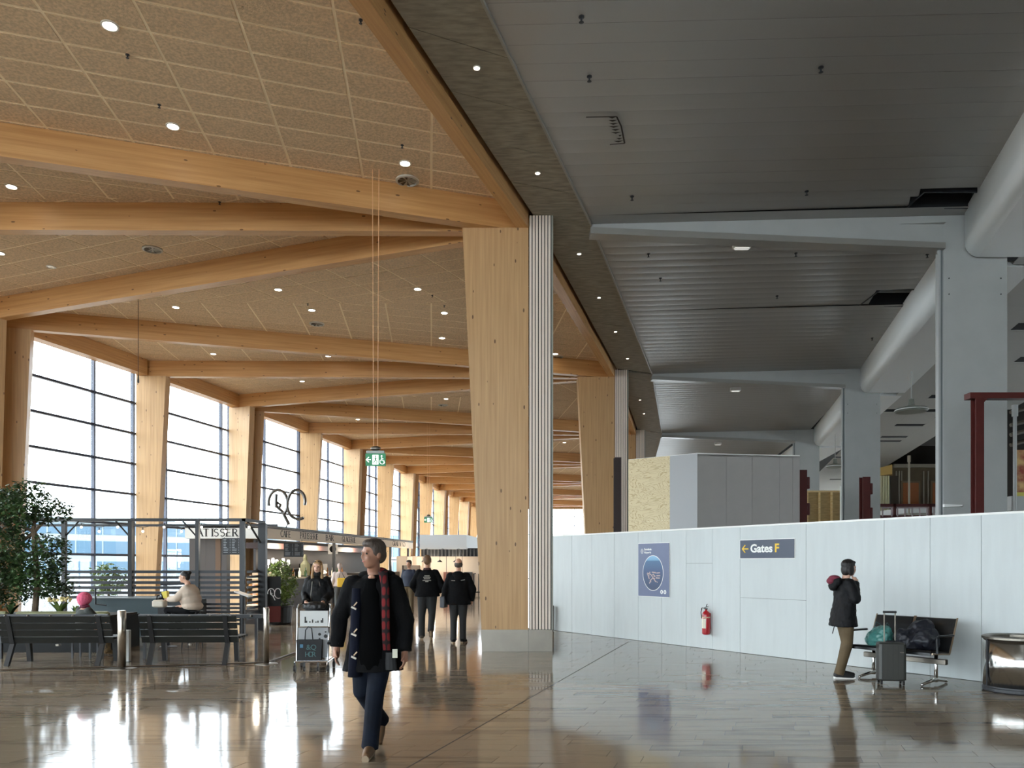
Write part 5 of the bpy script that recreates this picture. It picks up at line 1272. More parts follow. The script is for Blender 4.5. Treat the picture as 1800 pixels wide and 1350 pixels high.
# ---- outside
og = struct(B().box(-160, -20.5, -40, 220, -.6, -.2).build('ground', mat('apron_grey', (104, 110, 114), .8)), 'pale apron outside the windows')
t = thing('glass_building', 'long pale blue glazed office building outside the windows', 'building', (0, 0, 0))
bx = -66.0; fb = mat('facade_pale', (122, 132, 136), .5); gb = mat('facade_blue_glass', (64, 90, 108), .2)
d0b, d1b = 60, 200
PA, PB = Vector((-95, 62)), Vector((-18, 150)); bd = PB-PA; bl_ = bd.length; ba = math.atan2(bd.y, bd.x)
o = B().box(0, bl_, 0, 10, -.6, 7.6).build('body', fb, t); o.location = (PA.x, PA.y, 0); o.rotation_euler.z = ba
for fl2, (z0, z1) in enumerate(((.3, 2.0), (3.0, 4.8), (5.7, 7.0))):
    n = 34
    for i in range(n):
        B().box(i*bl_/n+.12, (i+1)*bl_/n-.12, -.08, .02, z0, z1).build('window', gb, o)
B().box(-.3, bl_+.3, -.6, .3, 7.5, 7.9).build('parapet', fb, o)
# ================================================================= PEOPLE
skin = mat('skin', (196, 148, 122), .5); skin2 = mat('skin_fair', (214, 170, 146), .5)
blk = mat('black_wool', (9, 9, 11), .9, spec=.2, bump=.15, bump_scale=60); blk2 = mat('black_cloth', (16, 16, 19), .85, spec=.25, bump=.2, bump_scale=14)
navy = mat('navy_wool', (14, 17, 32), .9, spec=.2); jeans = mat('dark_jeans', (13, 19, 31), .8, spec=.2, noise_amt=.25, noise_scale=9)
hairdk = mat('hair_dark', (26, 20, 18), .5, bump=.5, bump_scale=60, stretch=(1, 1, .2)); hairgr = mat('hair_grey_brown', (70, 58, 50), .6, bump=.5, bump_scale=60, stretch=(1, 1, .2)); hairbl = mat('hair_blonde', (176, 140, 98), .5, bump=.5, bump_scale=60, stretch=(1, 1, .2)); hairlb = mat('hair_brown', (112, 82, 56), .6, bump=.5, bump_scale=60)
eye_m = mat('eye_dark', (30, 24, 22), .3); lip = mat('lips', (160, 92, 84), .5)
V3 = Vector
BASE = dict(pelvis=(0, 0, .96), chest=(0, .0, 1.26), neck=(0, .01, 1.47), head=(0, -.015, 1.635), sl=(.19, 0, 1.42), sr=(-.19, 0, 1.42), el=(.25, .02, 1.13), er=(-.25, .02, 1.13), wl=(.26, -.05, .88), wr=(-.26, -.05, .88),
            hl=(.09, 0, .93), hr=(-.09, 0, .93), kl=(.10, -.02, .50), kr=(-.10, -.02, .50), al=(.10, 0, .09), ar=(-.10, 0, .09), tl=(.11, -.15, .03), tr=(-.11, -.15, .03), yaw=0, fat=1.0)
def hand(q, w, e, side, curl=.5, k=1.0):
    """palm, four unequal fingers, thumb from the side of the palm"""
    w = V3(w); d = (w-V3(e)).normalized(); px = V3((-side, 0, 0))          # palm faces inwards
    f = V3((0, -1, 0)); f = (f-d*f.dot(d)).normalized(); n = d.cross(f)*(1 if d.cross(f).x*side < 0 else -1)
    c = w+d*.05*k
    q.tube([w-d*.02*k, w+d*.03*k, w+d*.085*k], [.024*k, .032*k, .030*k], 10); q.sph(c, (.026*k, .034*k, .045*k), n=10)
    for i, (o_, L_) in enumerate(((.028, .068), (.010, .078), (-.009, .072), (-.027, .056))):
        b0 = w+d*.082*k+f*o_*k; dd = (d+n*curl*.5).normalized(); b1 = b0+dd*L_*.45*k; d2 = (d*(1-curl*.6)+n*curl).normalized(); b2 = b1+d2*L_*.32*k; d3 = (d*(1-curl)+n*curl*1.3).normalized(); b3 = b2+d3*L_*.25*k
        q.tube([b0-d*.015*k, b1, b2, b3], [.0095*k, .009*k, .0083*k, .0065*k], 8); q.sph(b3, .0068*k, n=8)
    t0 = w+d*.03*k+f*.024*k; t1 = t0+(f*.7+d*.7+n*.2).normalized()*.035*k; t2 = t1+(d*.9+f*.2+n*.4).normalized()*.03*k
    q.tube([t0, t1, t2], [.013*k, .011*k, .008*k], 8); q.sph(t2, .0085*k, n=8)
def head_parts(q, P, s=1):
    h = V3(P['head']); yaw = P['yaw']; M = Matrix.Rotation(yaw, 3, 'Z')
    def L(x, y, z): return h+M @ V3((x, y, z))
    q.sph(L(0, .012, .03), (.078, .098, .095), rz=yaw, n=16); q.sph(L(0, -.02, -.03), (.062, .075, .085), rz=yaw, n=14); q.sph(L(0, -.045, -.085), (.036, .035, .028), rz=yaw, n=10)
    q.tube([L(0, -.088, .02), L(0, -.104, -.022), L(0, -.09, -.032)], [.008, .012, .011], 8); q.sph(L(0, -.102, -.022), .0125, n=8)
    for sd in (-1, 1):
        q.sph(L(sd*.08, .01, -.005), (.012, .022, .032), rz=yaw, n=8); q.sph(L(sd*.034, -.066, -.03), (.024, .02, .022), rz=yaw, n=8)
        q.sph(L(sd*.034, -.077, .028), (.024, .012, .008), rz=yaw, n=8)
    q.sph(L(0, -.082, -.056), (.024, .012, .009), rz=yaw, n=8)
    nk = V3(P['neck']); q.tube([nk+V3((0, .01, -.06)), nk+V3((0, .005, .03)), h+V3((0, .012, -.06))], [.062, .054, .055], 14)
    return L, M
def person(label, loc, rz, H, pose, look, voxel=.011, group=None, detail=True):
    P = dict(BASE); P.update(pose); s = H/1.75; fat = P['fat']
    t = thing('person', label, 'person', loc, rz, group)
    q = B(); L, M = head_parts(q, P)
    pe, ch, nk = V3(P['pelvis']), V3(P['chest']), V3(P['neck'])
    q.sph(pe, (.155*fat, .11*fat, .12), n=14); q.sph((pe+ch)/2, (.135*fat, .10*fat, .16), n=14); q.sph(ch, (.165*fat, .115*fat, .17), n=14); q.sph(ch.lerp(nk, .5), (.15, .09, .09), n=14)
    for a in 'lr':
        S, E, Wr, Hp, K, A, T = [V3(P[c+a]) for c in 'sewhkat']; sd = 1 if a == 'l' else -1
        S = S+V3((-sd*.03, 0, -.035)); q.limb([ch+V3((sd*.08, 0, .10)), S, E, Wr], [.058, .056*fat, .044, .028]); hand(q, Wr, E, sd, P.get('curl'+a, .5))
        q.limb([pe+V3((sd*.06, 0, -.02)), Hp, K, A], [.10*fat, .093*fat, .062, .045]); q.limb([A+V3((0, 0, -.02)), A.lerp(T, .5)+V3((0, 0, -.01)), T+V3((0, 0, .0))], [.034, .028, .02])
    o = q.build('body', look.get('skin', skin), t); remesh(o, voxel*.8 if detail else voxel, 2)
    if detail:
        for sd in (-1, 1): B().sph(L(sd*.033, -.079, .008), (.012, .008, .008), rz=P['yaw'], n=8).build('eye', eye_m, t)
        B().sph(L(0, -.091, -.056), (.022, .006, .006), rz=P['yaw'], n=8).build('mouth', lip, t)
    # trousers
    q = B(); q.sph(pe+V3((0, 0, .0)), (.168*fat, .125*fat, .12), n=14)
    for a in 'lr':
        Hp, K, A, T = [V3(P[c+a]) for c in 'hkat']; kn = look.get('leg', 1.0)
        q.limb([pe+V3(((.06 if a == 'l' else -.06)*fat, 0, -.03)), Hp+V3((0, 0, -.03)), K, A+(K-A).normalized()*.05], [.108*fat, .104*fat, .076*kn, .068*kn])
        q.tube([A+(K-A).normalized()*.10, A-(K-A).normalized()*.035], [.068*kn, .072*kn], 14)
    o = q.build('trousers', look['trousers'], t); remesh(o, voxel, 3)
    # shoes
    for a in 'lr':
        A, T = V3(P['a'+a]), V3(P['t'+a]); d = (T-A); d.z = 0 if abs(d.z) < .09 else d.z; dn = d.normalized(); q = B()
        up = V3((0, 0, 1)); c = A+V3((0, 0, -.035))
        q.limb([A+V3((0, 0, .01)), A, c-dn*.04, c+dn*.08+V3((0, 0, -.008)), T+dn*.03+V3((0, 0, .0))], [.048, .055, .047, .046, .036])
        o = q.build('shoe', look['shoes'], t); remesh(o, .009, 2)
        if look.get('sole'):
            pts = []; sdv = dn.cross(up)
            q = B(); z0 = min(A.z-.088, T.z-.036)
            q.tube([c-dn*.075+V3((0, 0, -.045)), c+dn*.02+V3((0, 0, -.045)), T+dn*.065+V3((0, 0, -.018))], [.030, .036, .030], 10)
            q.build('sole', look['sole'], t)
    # coat / top
    if look.get('top'):
        q = B(); g = look.get('bulk', 1.0); hem = look.get('hem', .88); fl = look.get('flare', 1.0)
        mid_ = pe.lerp(ch, .55)
        if look.get('seated'):
            q.sph(pe+V3((0, 0, .02)), (.19*fat*g, .15*fat*g, .11), n=16); q.sph(mid_, (.185*fat*g, .15*fat*g, .17), n=16); q.sph(ch, (.195*fat*g, .14*fat*g, .18), n=16)
        else:
            secs = [(pe.x, pe.y+.0, hem, .205*fl*fat*g, .15*fl*fat*g)]
            for tt_ in (.35, .7): secs.append((pe.x, pe.y, hem+(pe.z+.08-hem)*tt_, (.205*fl*(1-tt_)+.178*tt_)*fat*g, (.15*fl*(1-tt_)+.132*tt_)*fat*g))
            secs += [(mid_.x, mid_.y, mid_.z, .17*fat*g, .13*fat*g), (ch.x, ch.y, ch.z, .19*fat*g, .135*g*fat), (ch.x, ch.y, ch.z+.09, .20*g, .125*g), ((ch.x+nk.x)/2, (ch.y+nk.y)/2, ch.z+.145, .175*g, .11*g), ((ch.x+nk.x)/2, (ch.y+nk.y)/2, ch.z+.175, .12*g, .095*g), (nk.x, nk.y, nk.z-.03, .10, .085), (nk.x, nk.y, nk.z+.0, .075, .07)]
            q.loft(secs, 22)
        for a in 'lr':
            S, E, Wr = [V3(P[c+a]) for c in 'sew']; sd = 1 if a == 'l' else -1; d = (Wr-E).normalized()
            S = S+V3((-sd*.022, 0, -.03)); q.limb([ch+V3((sd*.09, 0, .10)), S, E], [.08, .078*g, .066*g]); q.limb([E, E.lerp(Wr, .5)], [.066*g, .06*g]); q.tube([E.lerp(Wr, .3), Wr-d*.0], [.062*g, .054*g], 14)
        o = q.build(look.get('topname', 'coat'), look['top'], t); remesh(o, voxel, 3)
        if look.get('crease'): crumple(o, look['crease'])
    t.scale = (s, s, s)
    return t, L, M, P
def hair(t, L, m, spheres, vox=.009, name='hair', yaw=0):
    q = B()
    for (x, y, z, r) in spheres: q.sph(L(x, y, z), r, rz=yaw, n=14)
    o = q.build(name, m, t); remesh(o, vox, 1); return o
SHORT = [(0, .022, .052, (.086, .10, .088)), (0, .065, .0, (.074, .055, .075)), (0, -.03, .09, (.07, .06, .04)), (.066, .01, .03, (.022, .05, .05)), (-.066, .01, .03, (.022, .05, .05))]

# man in the foreground walking towards the camera
fp = AT(650, 1330, 0)
pose = dict(yaw=R(-48), head=(-.0, -.03, 1.635), pelvis=(0, 0, .95), hl=(.085, 0, .92), hr=(-.085, .0, .92), kl=(.035, -.12, .50), al=(-.005, -.12, .09), tl=(-.005, -.27, .035), kr=(-.10, .02, .50), ar=(.0, .34, .20), tr=(-.0, .26, .05),
            el=(.27, .0, 1.10), wl=(.27, -.06, .84), er=(-.285, .02, 1.12), wr=(-.30, -.02, .87))
t, L, M, P = person('man walking towards us in a black duffel coat with red tartan scarf', (fp.x, fp.y+.17, 0), 0, 1.80, pose,
    dict(skin=mat('skin_tan', (160, 116, 94), .5), trousers=jeans, shoes=mat('tan_boot', (112, 84, 58), .6), sole=mat('sole_pale', (150, 130, 104), .6), top=blk, topname='duffel_coat', hem=.68, flare=1.14, bulk=1.08, crease=.02), voxel=.010)
hair(t, L, hairgr, SHORT, yaw=P['yaw'])
# shirt front, coat edges, toggles, scarf
B().loft([(0, -.135, .70, .11, .045), (0, -.124, .90, .10, .06), (0, -.124, 1.1, .085, .045), (0, -.118, 1.3, .075, .045), (0, -.075, 1.44, .05, .04)], 14).build('sweater', mat('sweater_black', (5, 5, 6), 1.0, spec=.1), t, smooth=True)  # carried down over the coat to darken its lit front
B().sph((0, -.085, 1.45), (.03, .022, .022), n=8).build('collar_opening', skin, t)
B().loft([(-.135, -.112, .64, .055, .06), (-.125, -.115, .9, .05, .055), (-.12, -.118, 1.15, .045, .05), (-.115, -.10, 1.36, .04, .045)], 10).build('coat_lapel', navy, t, smooth=True)
tog = mat('horn_toggle', (214, 208, 196), .3)
for z in (.80, .985, 1.20):
    B().tube([(-.145, -.182, z+.012), (-.105, -.186, z-.006)], .0085, 8).build('toggle', tog, t)
    B().tube([(-.10, -.18, z+.05), (-.125, -.184, z+.02)], .006, 6).build('toggle_loop', mat('strap_beige', (216, 190, 160)), t)
def tartan():
    m = bpy.data.materials.new('tartan'); m.use_nodes = True; nt = m.node_tree; N = nt.nodes.new; Lk = nt.links.new; p = nt.nodes['Principled BSDF']
    tc = N('ShaderNodeTexCoord'); w1 = N('ShaderNodeTexWave'); w1.bands_direction = 'Z'; w1.inputs['Scale'].default_value = 3.4; w1.wave_profile = 'SIN'; w2 = N('ShaderNodeTexWave'); w2.bands_direction = 'X'; w2.inputs['Scale'].default_value = 7
    Lk(tc.outputs['Object'], w1.inputs[0]); Lk(tc.outputs['Object'], w2.inputs[0]); mu = N('ShaderNodeMath'); mu.operation = 'MULTIPLY'; Lk(w1.outputs[0], mu.inputs[0]); Lk(w2.outputs[0], mu.inputs[1])
    r = N('ShaderNodeValToRGB'); r.color_ramp.elements[0].position = .06; r.color_ramp.elements[0].color = (*lin((20, 12, 14)), 1); r.color_ramp.elements[1].position = .30; r.color_ramp.elements[1].color = (*lin((112, 20, 24)), 1); Lk(mu.outputs[0], r.inputs[0]); Lk(r.outputs[0], p.inputs['Base Color']); p.inputs['Roughness'].default_value = .9; return m
tm = tartan()
q = B(); q.loft([(.135, -.150, .86, .030, .014), (.13, -.163, 1.0, .032, .016), (.128, -.165, 1.2, .032, .018), (.122, -.145, 1.36, .032, .022), (.10, -.09, 1.45, .035, .03), (.08, -.02, 1.50, .04, .05)], 12); q.sph((.02, .06, 1.50), (.09, .05, .035)); q.build('tartan_scarf', tm, t, smooth=True)
q = B(); q.loft([(.17, -.145, .70, .05, .02), (.165, -.15, .84, .04, .018)], 10); q.build('dark_bag', mat('bag_black', (14, 14, 16), .7), t)
B().box(.185, .225, -.178, -.17, .80, .87).build('white_tag', mat('tag_white', (206, 204, 186), .6), t)
q = B(); q.tube([(-.27, -.06, .905), (-.37, -.04, .905)], .012, 6); q.build('cuff_strap', blk2, t)
q = B(); q.sph((.09, .05, 1.475), (.09, .08, .035)); q.sph((-.05, .06, 1.47), (.09, .08, .035)); o = q.build('hood', blk, t); remesh(o, .01, 2)

# woman with the luggage trolley
wp = AT(552, 1160, 0)
pose = dict(sl=(.17, 0, 1.42), sr=(-.17, 0, 1.42), el=(.23, .0, 1.15), wl=(.155, -.24, 1.03), er=(-.23, .0, 1.15), wr=(-.155, -.24, 1.03), curll=1.0, curlr=1.0, kl=(.11, -.12, .52), al=(.11, -.10, .09), tl=(.12, -.24, .03), ar=(-.1, .12, .1), tr=(-.1, -.02, .03))
t, L, M, P = person('blonde woman in a short black puffer jacket pushing a luggage trolley', (wp.x, wp.y+.25, 0), R(2), 1.66, pose, dict(skin=skin2, trousers=blk2, shoes=blk2, top=mat('puffer_black', (14, 14, 16), .7, spec=.3, bump=.4, bump_scale=9), topname='puffer_jacket', hem=.86, bulk=1.16, crease=.03))
hair(t, L, hairbl, [(0, .02, .05, (.088, .10, .085)), (0, .06, -.05, (.085, .06, .12)), (.08, -.01, -.06, (.028, .045, .11)), (-.08, -.01, -.06, (.028, .045, .11)), (.085, -.03, -.18, (.03, .04, .09)), (-.085, -.03, -.17, (.03, .04, .09))])
B().sph(L(0, 0, -.12), (.085, .085, .055), n=12).build('neck_scarf', mat('scarf_charcoal', (28, 26, 26), .9), t)
q = B(); 
for sd in (-1, 1): q.tube([L(sd*.02, -.07, .105), L(sd*.075, -.03, .09)], .008, 6)
q.build('sunglasses_on_hair', mat('grip_black', (20, 20, 22)), t)
B().tube([(-.06, -.165, 1.38), (-.085, -.175, 1.15), (-.075, -.19, .9)], .005, 5).tube([(.06, -.165, 1.38), (.075, -.17, 1.30)], .005, 5).build('zip', steel, t)
# trolley
tp = AT(549, 1180, 0); t = thing('luggage_trolley', 'chrome airport luggage trolley carrying a black shopper, before the blonde woman', 'trolley', (tp.x, tp.y, 0), R(3))
lt = mat('trolley_chrome', (190, 190, 190), .22, metal=.9)
for s in (-1, 1):
    B().tube([(s*.23, .0, .13), (s*.235, .05, .5), (s*.245, .12, .93), (s*.24, .20, .985), (s*.2, .24, .99)], .014, 8).build('side_tube', lt, t)
    B().tube([(s*.24, -.08, .15), (s*.24, .45, .15)], .012, 8).build('base_tube', lt, t)
    for y in (-.06, .42):
        B().box(s*.245-.012, s*.245+.012, y-.015, y+.015, .06, .15).build('fork', mat('grip_black', (20, 20, 22)), t)
        B().tube([(s*.245-.015, y, .05), (s*.245+.015, y, .05)], .05, 14).build('wheel', mat('grip_black', (20, 20, 22)), t)
for s in (-.1, .1): B().box(s-.01, s+.01, -.10, -.06, .06, .15).tube([(s-.012, -.08, .045), (s+.012, -.08, .045)], .04, 12).build('wheel', mat('grip_black', (20, 20, 22)), t)
B().tube([(-.2, .24, .99), (.2, .24, .99)], .018, 8).build('handle', blk2, t)
B().tube([(-.24, -.08, .15), (.24, -.08, .15)], .012, 8).tube([(-.24, .2, .15), (.24, .2, .15)], .012, 8).box(-.22, .22, -.06, .44, .155, .165).build('deck', lt, t)
B().box(-.20, .215, .075, .095, .665, .90).build('upper_sign', mat('trolley_sign', (206, 208, 206), .4), t)
B().box(-.215, .225, .04, .06, .20, .65).build('lower_panel', mat('trolley_panel', (150, 152, 154), .4), t)
B().tube([(-.235, .06, .655), (.235, .06, .655)], .010, 6).build('crossbar', lt, t)
q = B()
for i, (x, h_) in enumerate(((-.13, .09), (-.11, .03), (-.06, .025), (-.02, .05), (.03, .02), (.06, .03), (.11, .04), (.13, .07))): q.box(x, x+.018, .071, .075, .72, .72+h_)
q.build('skyline_print', ink, t)
q = B(); disc(q, .10, .55, .022, .022, .04); disc(q, .19, .52, .028, .028, .04); disc(q, .10, .48, .015, .015, .04); disc(q, .19, .585, .015, .01, .04); q.build('icons', ink, t)
bp_ = thing('shopper_bag', 'black fabric shopping bag with teal outlined letters on the trolley', 'bag', (tp.x, tp.y, 0), R(3))
B().hexa([(-.215, -.06, .17), (.14, -.06, .17), (.14, .035, .17), (-.215, .035, .17)], [(-.225, -.05, .475), (.15, -.05, .475), (.15, .03, .475), (-.225, .03, .475)]).build('bag', mat('shopper_black', (26, 27, 30), .7), bp_)
B().tube([(-.10, -.045, .46), (-.09, -.05, .62), (-.05, -.05, .67), (.0, -.05, .65), (.02, -.05, .46)], .008, 6).build('handle', mat('shopper_black', (26, 27, 30)), bp_)
tl_ = mat('teal_print', (70, 104, 106), .6)
for i, (s_, x, z) in enumerate((('&', -.045, .33), ('Q', .03, .33), ('H', -.06, .225), ('O', -.015, .225), ('R', .035, .225))): textmesh('lettering', s_, .11, tl_, bp_, (x, -.064, z), rz=0)
B().box(-.17, -.125, -.0635, -.055, .36, .41).build('print_patch', mat('blue_print', (70, 120, 150), .6), bp_)
o = B().loft([(-.02, .17, .93, .17, .10), (-.01, .17, .99, .19, .09), (0, .18, 1.03, .1, .05)], 14).build('dark_bundle', mat('bundle_black', (24, 24, 26), .5, bump=.5, bump_scale=12), None, (tp.x, tp.y, 0)); tag(o, 'dark crumpled bundle lying in the trolley basket under her hands', 'bag'); remesh(o, .01, 2); crumple(o, .04)

# two men walking away
m1 = AT(751, 1124, 0); pose = dict(yaw=0, kl=(.12, -.05, .50), al=(.12, -.02, .09), tl=(.14, -.15, .03), kr=(-.10, .0, .52), ar=(-.10, .22, .22), tr=(-.1, .16, .08), el=(.31, .02, 1.14), wl=(.24, -.17, 1.0), er=(-.31, .02, 1.14), wr=(-.24, -.17, 1.0), fat=1.18)
t, L, M, P = person('broad man walking away in a black jacket with white print on its back', (m1.x, m1.y, 0), R(180), 1.78, pose, dict(trousers=mat('charcoal_trousers', (34, 35, 36), .8), shoes=mat('brown_shoe', (66, 54, 42), .6), sole=mat('sole_pale', (150, 130, 104)), top=blk, topname='jacket', hem=.90, bulk=1.12, crease=.02), voxel=.013)
hair(t, L, hairlb, SHORT, .011)
pr = mat('print_offwhite', (206, 202, 190), .6); q = B()
for k, (w_, zz) in enumerate(((.13, 1.385), (.17, 1.355), (.15, 1.325), (.19, 1.29), (.08, 1.265))):
    n = int(w_/.022)
    for i in range(n): q.box(-w_/2+i*.022, -w_/2+i*.022+.014, .165, .1875-abs(i-n/2)*.0006, zz-.45*0-.007-.05, zz+.007-.05)
o = q.build('back_print', pr, t)
B().loft([(0, .01, 1.455, .085, .08), (0, .01, 1.50, .075, .07)], 14).build('collar', mat('collar_maroon', (60, 26, 28), .8), t)
m2 = AT(806, 1130, 0); pose = dict(kl=(.10, -.0, .50), al=(.10, .06, .09), tl=(.13, -.08, .03), kr=(-.09, -.02, .50), ar=(-.09, -.02, .09), tr=(-.13, -.15, .03), el=(.27, .04, 1.12), wl=(.31, -.0, .86), er=(-.30, .0, 1.12), wr=(-.27, -.10, .88), fat=1.12)
t, L, M, P = person('balding man walking away in a black hooded jacket with a shoulder bag', (m2.x, m2.y, 0), R(180), 1.71, pose, dict(trousers=mat('charcoal_trousers', (34, 35, 36)), shoes=blk2, sole=mat('sole_pale', (150, 130, 104)), top=blk, topname='jacket', hem=.80, bulk=1.14, crease=.02), voxel=.013)
hair(t, L, hairgr, [(0, .05, .0, (.076, .065, .075)), (.062, .02, .0, (.024, .05, .06)), (-.062, .02, .0, (.024, .05, .06))], .011)
q = B(); q.sph((0, .10, 1.43), (.13, .07, .07)); q.sph((0, .13, 1.38), (.09, .04, .07)); o = q.build('hood', blk, t); remesh(o, .012, 2)
q = B(); q.tube([(-.14, .160, 1.32), (-.06, .176, 1.305)], .005, 5).tube([(.14, .160, 1.305), (.06, .176, 1.30)], .005, 5); q.build('reflective_piping', pr, t)
mb = thing('shoulder_bag', 'flat grey shoulder bag at the left hip of the balding man', 'bag', (m2.x-.30, m2.y, 0), R(170)); B().bbox(-.05, .05, -.14, .14, .72, .95, .02).build('bag', mat('bag_grey', (70, 72, 78), .5), mb); B().tube([(0, -.1, .94), (-.08, -.05, 1.3), (-.14, .0, 1.42)], .009, 6).build('strap', blk2, mb)

# person standing by the hoarding (in profile, facing right)
rp = AT(1487, 1191, 0)
pose = dict(yaw=R(12), pelvis=(0, .02, .96), chest=(0, -.02, 1.26), neck=(0, -.03, 1.47), head=(0, -.07, 1.62), kl=(.10, -.07, .51), al=(.09, .03, .09), tl=(.09, -.13, .03), kr=(-.10, .0, .50), ar=(-.10, .12, .09), tr=(-.11, -.04, .03),
            el=(.27, -.03, 1.16), wl=(.10, -.13, 1.38), er=(-.27, -.04, 1.17), wr=(-.09, -.11, 1.41), curll=1.0, curlr=1.0)
t, L, M, P = person('person in a long black hooded parka and olive trousers standing beside the suitcase', (rp.x-.02, rp.y, 0), R(90), 1.67, pose, dict(skin=skin2, trousers=mat('olive_trousers', (96, 80, 56), .8, noise_amt=.12, noise_scale=6), shoes=mat('sneaker_dark', (34, 34, 36), .6), sole=white_p, top=mat('parka_black', (12, 12, 15), .7, spec=.3, bump=.4, bump_scale=10), topname='parka', hem=.76, bulk=1.16, flare=1.08, crease=.03))
hair(t, L, hairdk, [(0, .022, .055, (.090, .105, .085)), (0, .06, -.02, (.082, .06, .10)), (.07, .02, -.03, (.026, .055, .085)), (-.07, .02, -.03, (.026, .055, .085)), (0, -.045, .085, (.07, .045, .03))], yaw=P['yaw'])
q = B(); q.sph((0, .13, 1.42), (.14, .09, .09)); q.sph((0, .17, 1.36), (.11, .06, .08)); o = q.build('hood', mat('parka_black', (18, 18, 22)), t); remesh(o, .011, 2)
q = B(); q.sph((0, .15, 1.475), (.11, .08, .045)); q.sph((.0, .21, 1.43), (.09, .05, .05)); o = q.build('hood_lining', mat('lining_wine', (120, 44, 62), .8), t); remesh(o, .011, 2)
for y, z in ((-.02, 1.12), (-.07, 1.0)): B().sph((-.222, y, z), .009, n=8).build('snap_button', steel, t)
B().tube([(-.10, .19, .78), (-.1, .22, .66)], .006, 5).build('drawcord', blk2, t)

# seated woman in cream sweater on high stool
sw = PX(338, 1070, 14.6); zs = sw.z
pose = dict(pelvis=(0, 0, .96), chest=(0, -.06, 1.24), neck=(0, -.10, 1.42), head=(0, -.16, 1.56), hl=(.1, -.06, .93), hr=(-.1, -.06, .93), kl=(.13, -.44, .90), kr=(-.13, -.42, .90), al=(.12, -.34, .50), ar=(-.12, -.30, .50), tl=(.12, -.48, .44), tr=(-.12, -.44, .44),
            sl=(.18, -.06, 1.36), sr=(-.18, -.06, 1.36), el=(.24, -.22, 1.14), er=(-.24, -.22, 1.14), wl=(.10, -.42, 1.12), wr=(-.10, -.42, 1.12), curll=.9, curlr=.9, fat=1.25)
t, L, M, P = person('seated woman in a cream sweater with her dark hair in a bun, eating', (sw.x, 14.6, zs-.88), R(-90), 1.66, pose, dict(skin=skin2, trousers=blk2, shoes=blk2, top=mat('cream_knit', (214, 196, 178), .9, bump=.2, bump_scale=30), topname='sweater', seated=True, bulk=1.1), voxel=.013)
hair(t, L, hairdk, [(0, .022, .05, (.086, .10, .085)), (0, .065, 0, (.07, .05, .07)), (0, .10, .09, (.05, .045, .04))], .011)
q = thing('bar_stool', 'dark high stool under the woman in the cream sweater', 'stool', (sw.x, 14.6, 0)); B().lathe([(.18, zs-.055), (.19, zs-.04), (.19, zs-.035)], 20).build('seat', dark_steel, q)
for a in range(4): x, y = math.cos(a*1.571+.78), math.sin(a*1.571+.78); B().tube([(x*.13, y*.13, zs-.055), (x*.2, y*.2, 0)], .014, 6).build('leg', dark_steel, q)
fp_ = (sw.x-.50, 14.6, zs+.20)
o = B().hexa([(-.03, -.05, 0), (.05, -.05, 0), (.05, .05, 0), (-.03, .05, 0)], [(-.07, -.05, .12), (.03, -.05, .14), (.03, .05, .14), (-.07, .05, .12)]).build('yellow_wrapper', mat('wrapper_yellow', (226, 210, 90), .6), None, fp_); tag(o, 'yellow paper wrapper held by the seated woman', 'wrapper')
q = thing('handbag', 'cream and black handbag on the seated woman lap', 'bag', (sw.x-.56, 14.55, zs+.03)); B().bbox(-.15, .08, -.1, .1, 0, .14, .04).build('body', mat('bag_cream', (214, 206, 190), .6), q); B().tube([(-.1, 0, .12), (-.08, 0, .22), (.0, 0, .24), (.04, 0, .12)], .012, 6).build('handle', blk2, q)
t = thing('bistro_table', 'small round dark bistro table before the seated woman', 'table', (PX(296, 0, 14.9).x, 14.9, 0)); B().lathe([(.17, .765), (.18, .77), (.18, .785)], 24).build('top', dark_steel, t); B().tube([(0, 0, 0), (0, 0, .77)], .025, 8).build('stem', dark_steel, t); B().lathe([(.16, 0), (.16, .01), (.03, .03)], 20).build('foot', dark_steel, t)

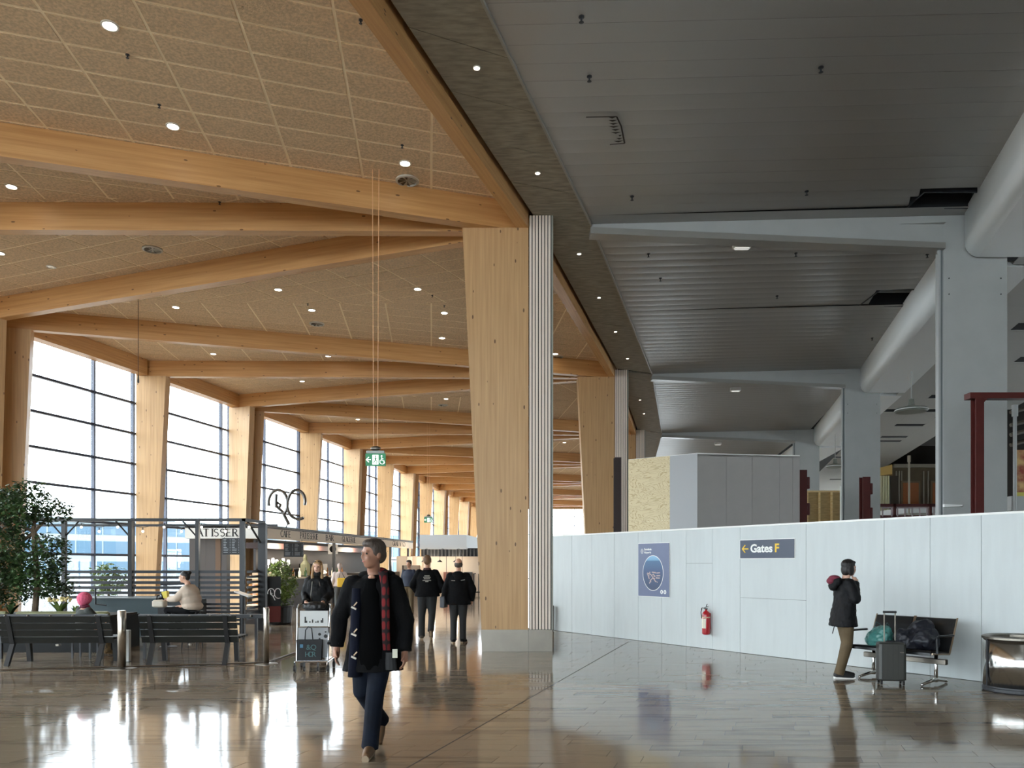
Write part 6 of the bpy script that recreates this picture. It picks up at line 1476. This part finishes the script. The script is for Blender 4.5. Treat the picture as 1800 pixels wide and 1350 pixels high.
# child with pink hat on a low seat behind the left bench
cp = PX(147, 1060, 13.15); Hc = 1.25
pose = dict(pelvis=(0, 0, .56), chest=(0, .03, .86), neck=(0, .02, 1.07), head=(0, -.0, 1.22), hl=(.1, -.05, .54), hr=(-.1, -.05, .54), kl=(.12, -.42, .54), kr=(-.12, -.40, .54), al=(.12, -.44, .12), ar=(-.12, -.42, .12), tl=(.12, -.58, .05), tr=(-.12, -.56, .05),
            sl=(.18, .02, 1.02), sr=(-.18, .02, 1.02), el=(.24, -.1, .82), er=(-.24, -.1, .82), wl=(.14, -.30, .72), wr=(-.14, -.30, .72))
camo = mat('patterned_trousers', (122, 96, 60), .8, noise_amt=.6, noise_scale=14, col2=(52, 44, 32))
t, L, M, P = person('child in a round pink hat and grey jacket sitting behind the leftmost bench', (cp.x, 13.2, 0), R(150), 1.42, pose, dict(trousers=camo, shoes=camo, top=mat('jacket_grey', (62, 66, 62), .8), topname='jacket', seated=True, bulk=1.1), voxel=.013, detail=False)
hair(t, L, mat('pink_fleece', (226, 104, 134), .9, bump=.6, bump_scale=30), [(0, .02, .03, (.15, .15, .14)), (0, .05, -.03, (.12, .10, .10))], .011, name='pink_hat')
B().sph(L(0, .01, -.14), (.11, .10, .05), n=12).build('collar', mat('collar_wine', (110, 36, 60), .8), t)
q = thing('low_stool', 'low dark stool hidden under the child in the pink hat', 'stool', (cp.x, 13.2, 0)); B().bbox(-.2, .2, -.17, .17, .30, .35, .03).build('seat', dark_steel, q)
for x in (-.15, .15):
    for y in (-.12, .12): B().box(x-.015, x+.015, y-.015, y+.015, 0, .30).build('leg', dark_steel, q)

# background people
bm = PX(719, 1000, 24); t, L, M, P = person('man in a dark blue top standing near the cafe, glimpsed behind the walking man', (bm.x, 24, 0), R(-20), 1.72, dict(fat=1.1), dict(trousers=mat('olive_trousers', (96, 80, 56)), shoes=blk2, top=mat('dark_blue_top', (28, 36, 56), .7), topname='jacket', hem=.92, bulk=1.05), voxel=.018, detail=False)
hair(t, L, hairgr, SHORT, .014)
bm = PX(597, 1000, 25.2); t, L, M, P = person('customer in a pale pink coat with a yellow bag at the cafe counter', (bm.x, 25.2, 0), R(200), 1.62, dict(), dict(skin=skin2, trousers=mat('grey_trousers', (90, 90, 88), .8), shoes=mat('tan_boot', (112, 84, 58)), top=mat('pale_coat', (222, 206, 200), .8), topname='coat', hem=.95, bulk=1.1), voxel=.018, detail=False)
hair(t, L, mat('hair_white', (206, 186, 176), .6), [(0, .022, .05, (.09, .10, .09)), (0, .06, 0, (.08, .06, .09))], .014)
q = thing('yellow_bag', 'yellow shoulder bag carried by the customer in the pale pink coat', 'bag', (bm.x+.13, 24.95, 0)); B().bbox(-.15, .15, -.05, .05, .86, 1.16, .04).build('body', mat('bag_yellow', (226, 180, 44), .5), q); B().tube([(-.1, 0, 1.14), (-.05, .05, 1.4), (.1, 0, 1.14)], .01, 5).build('strap', blk2, q)
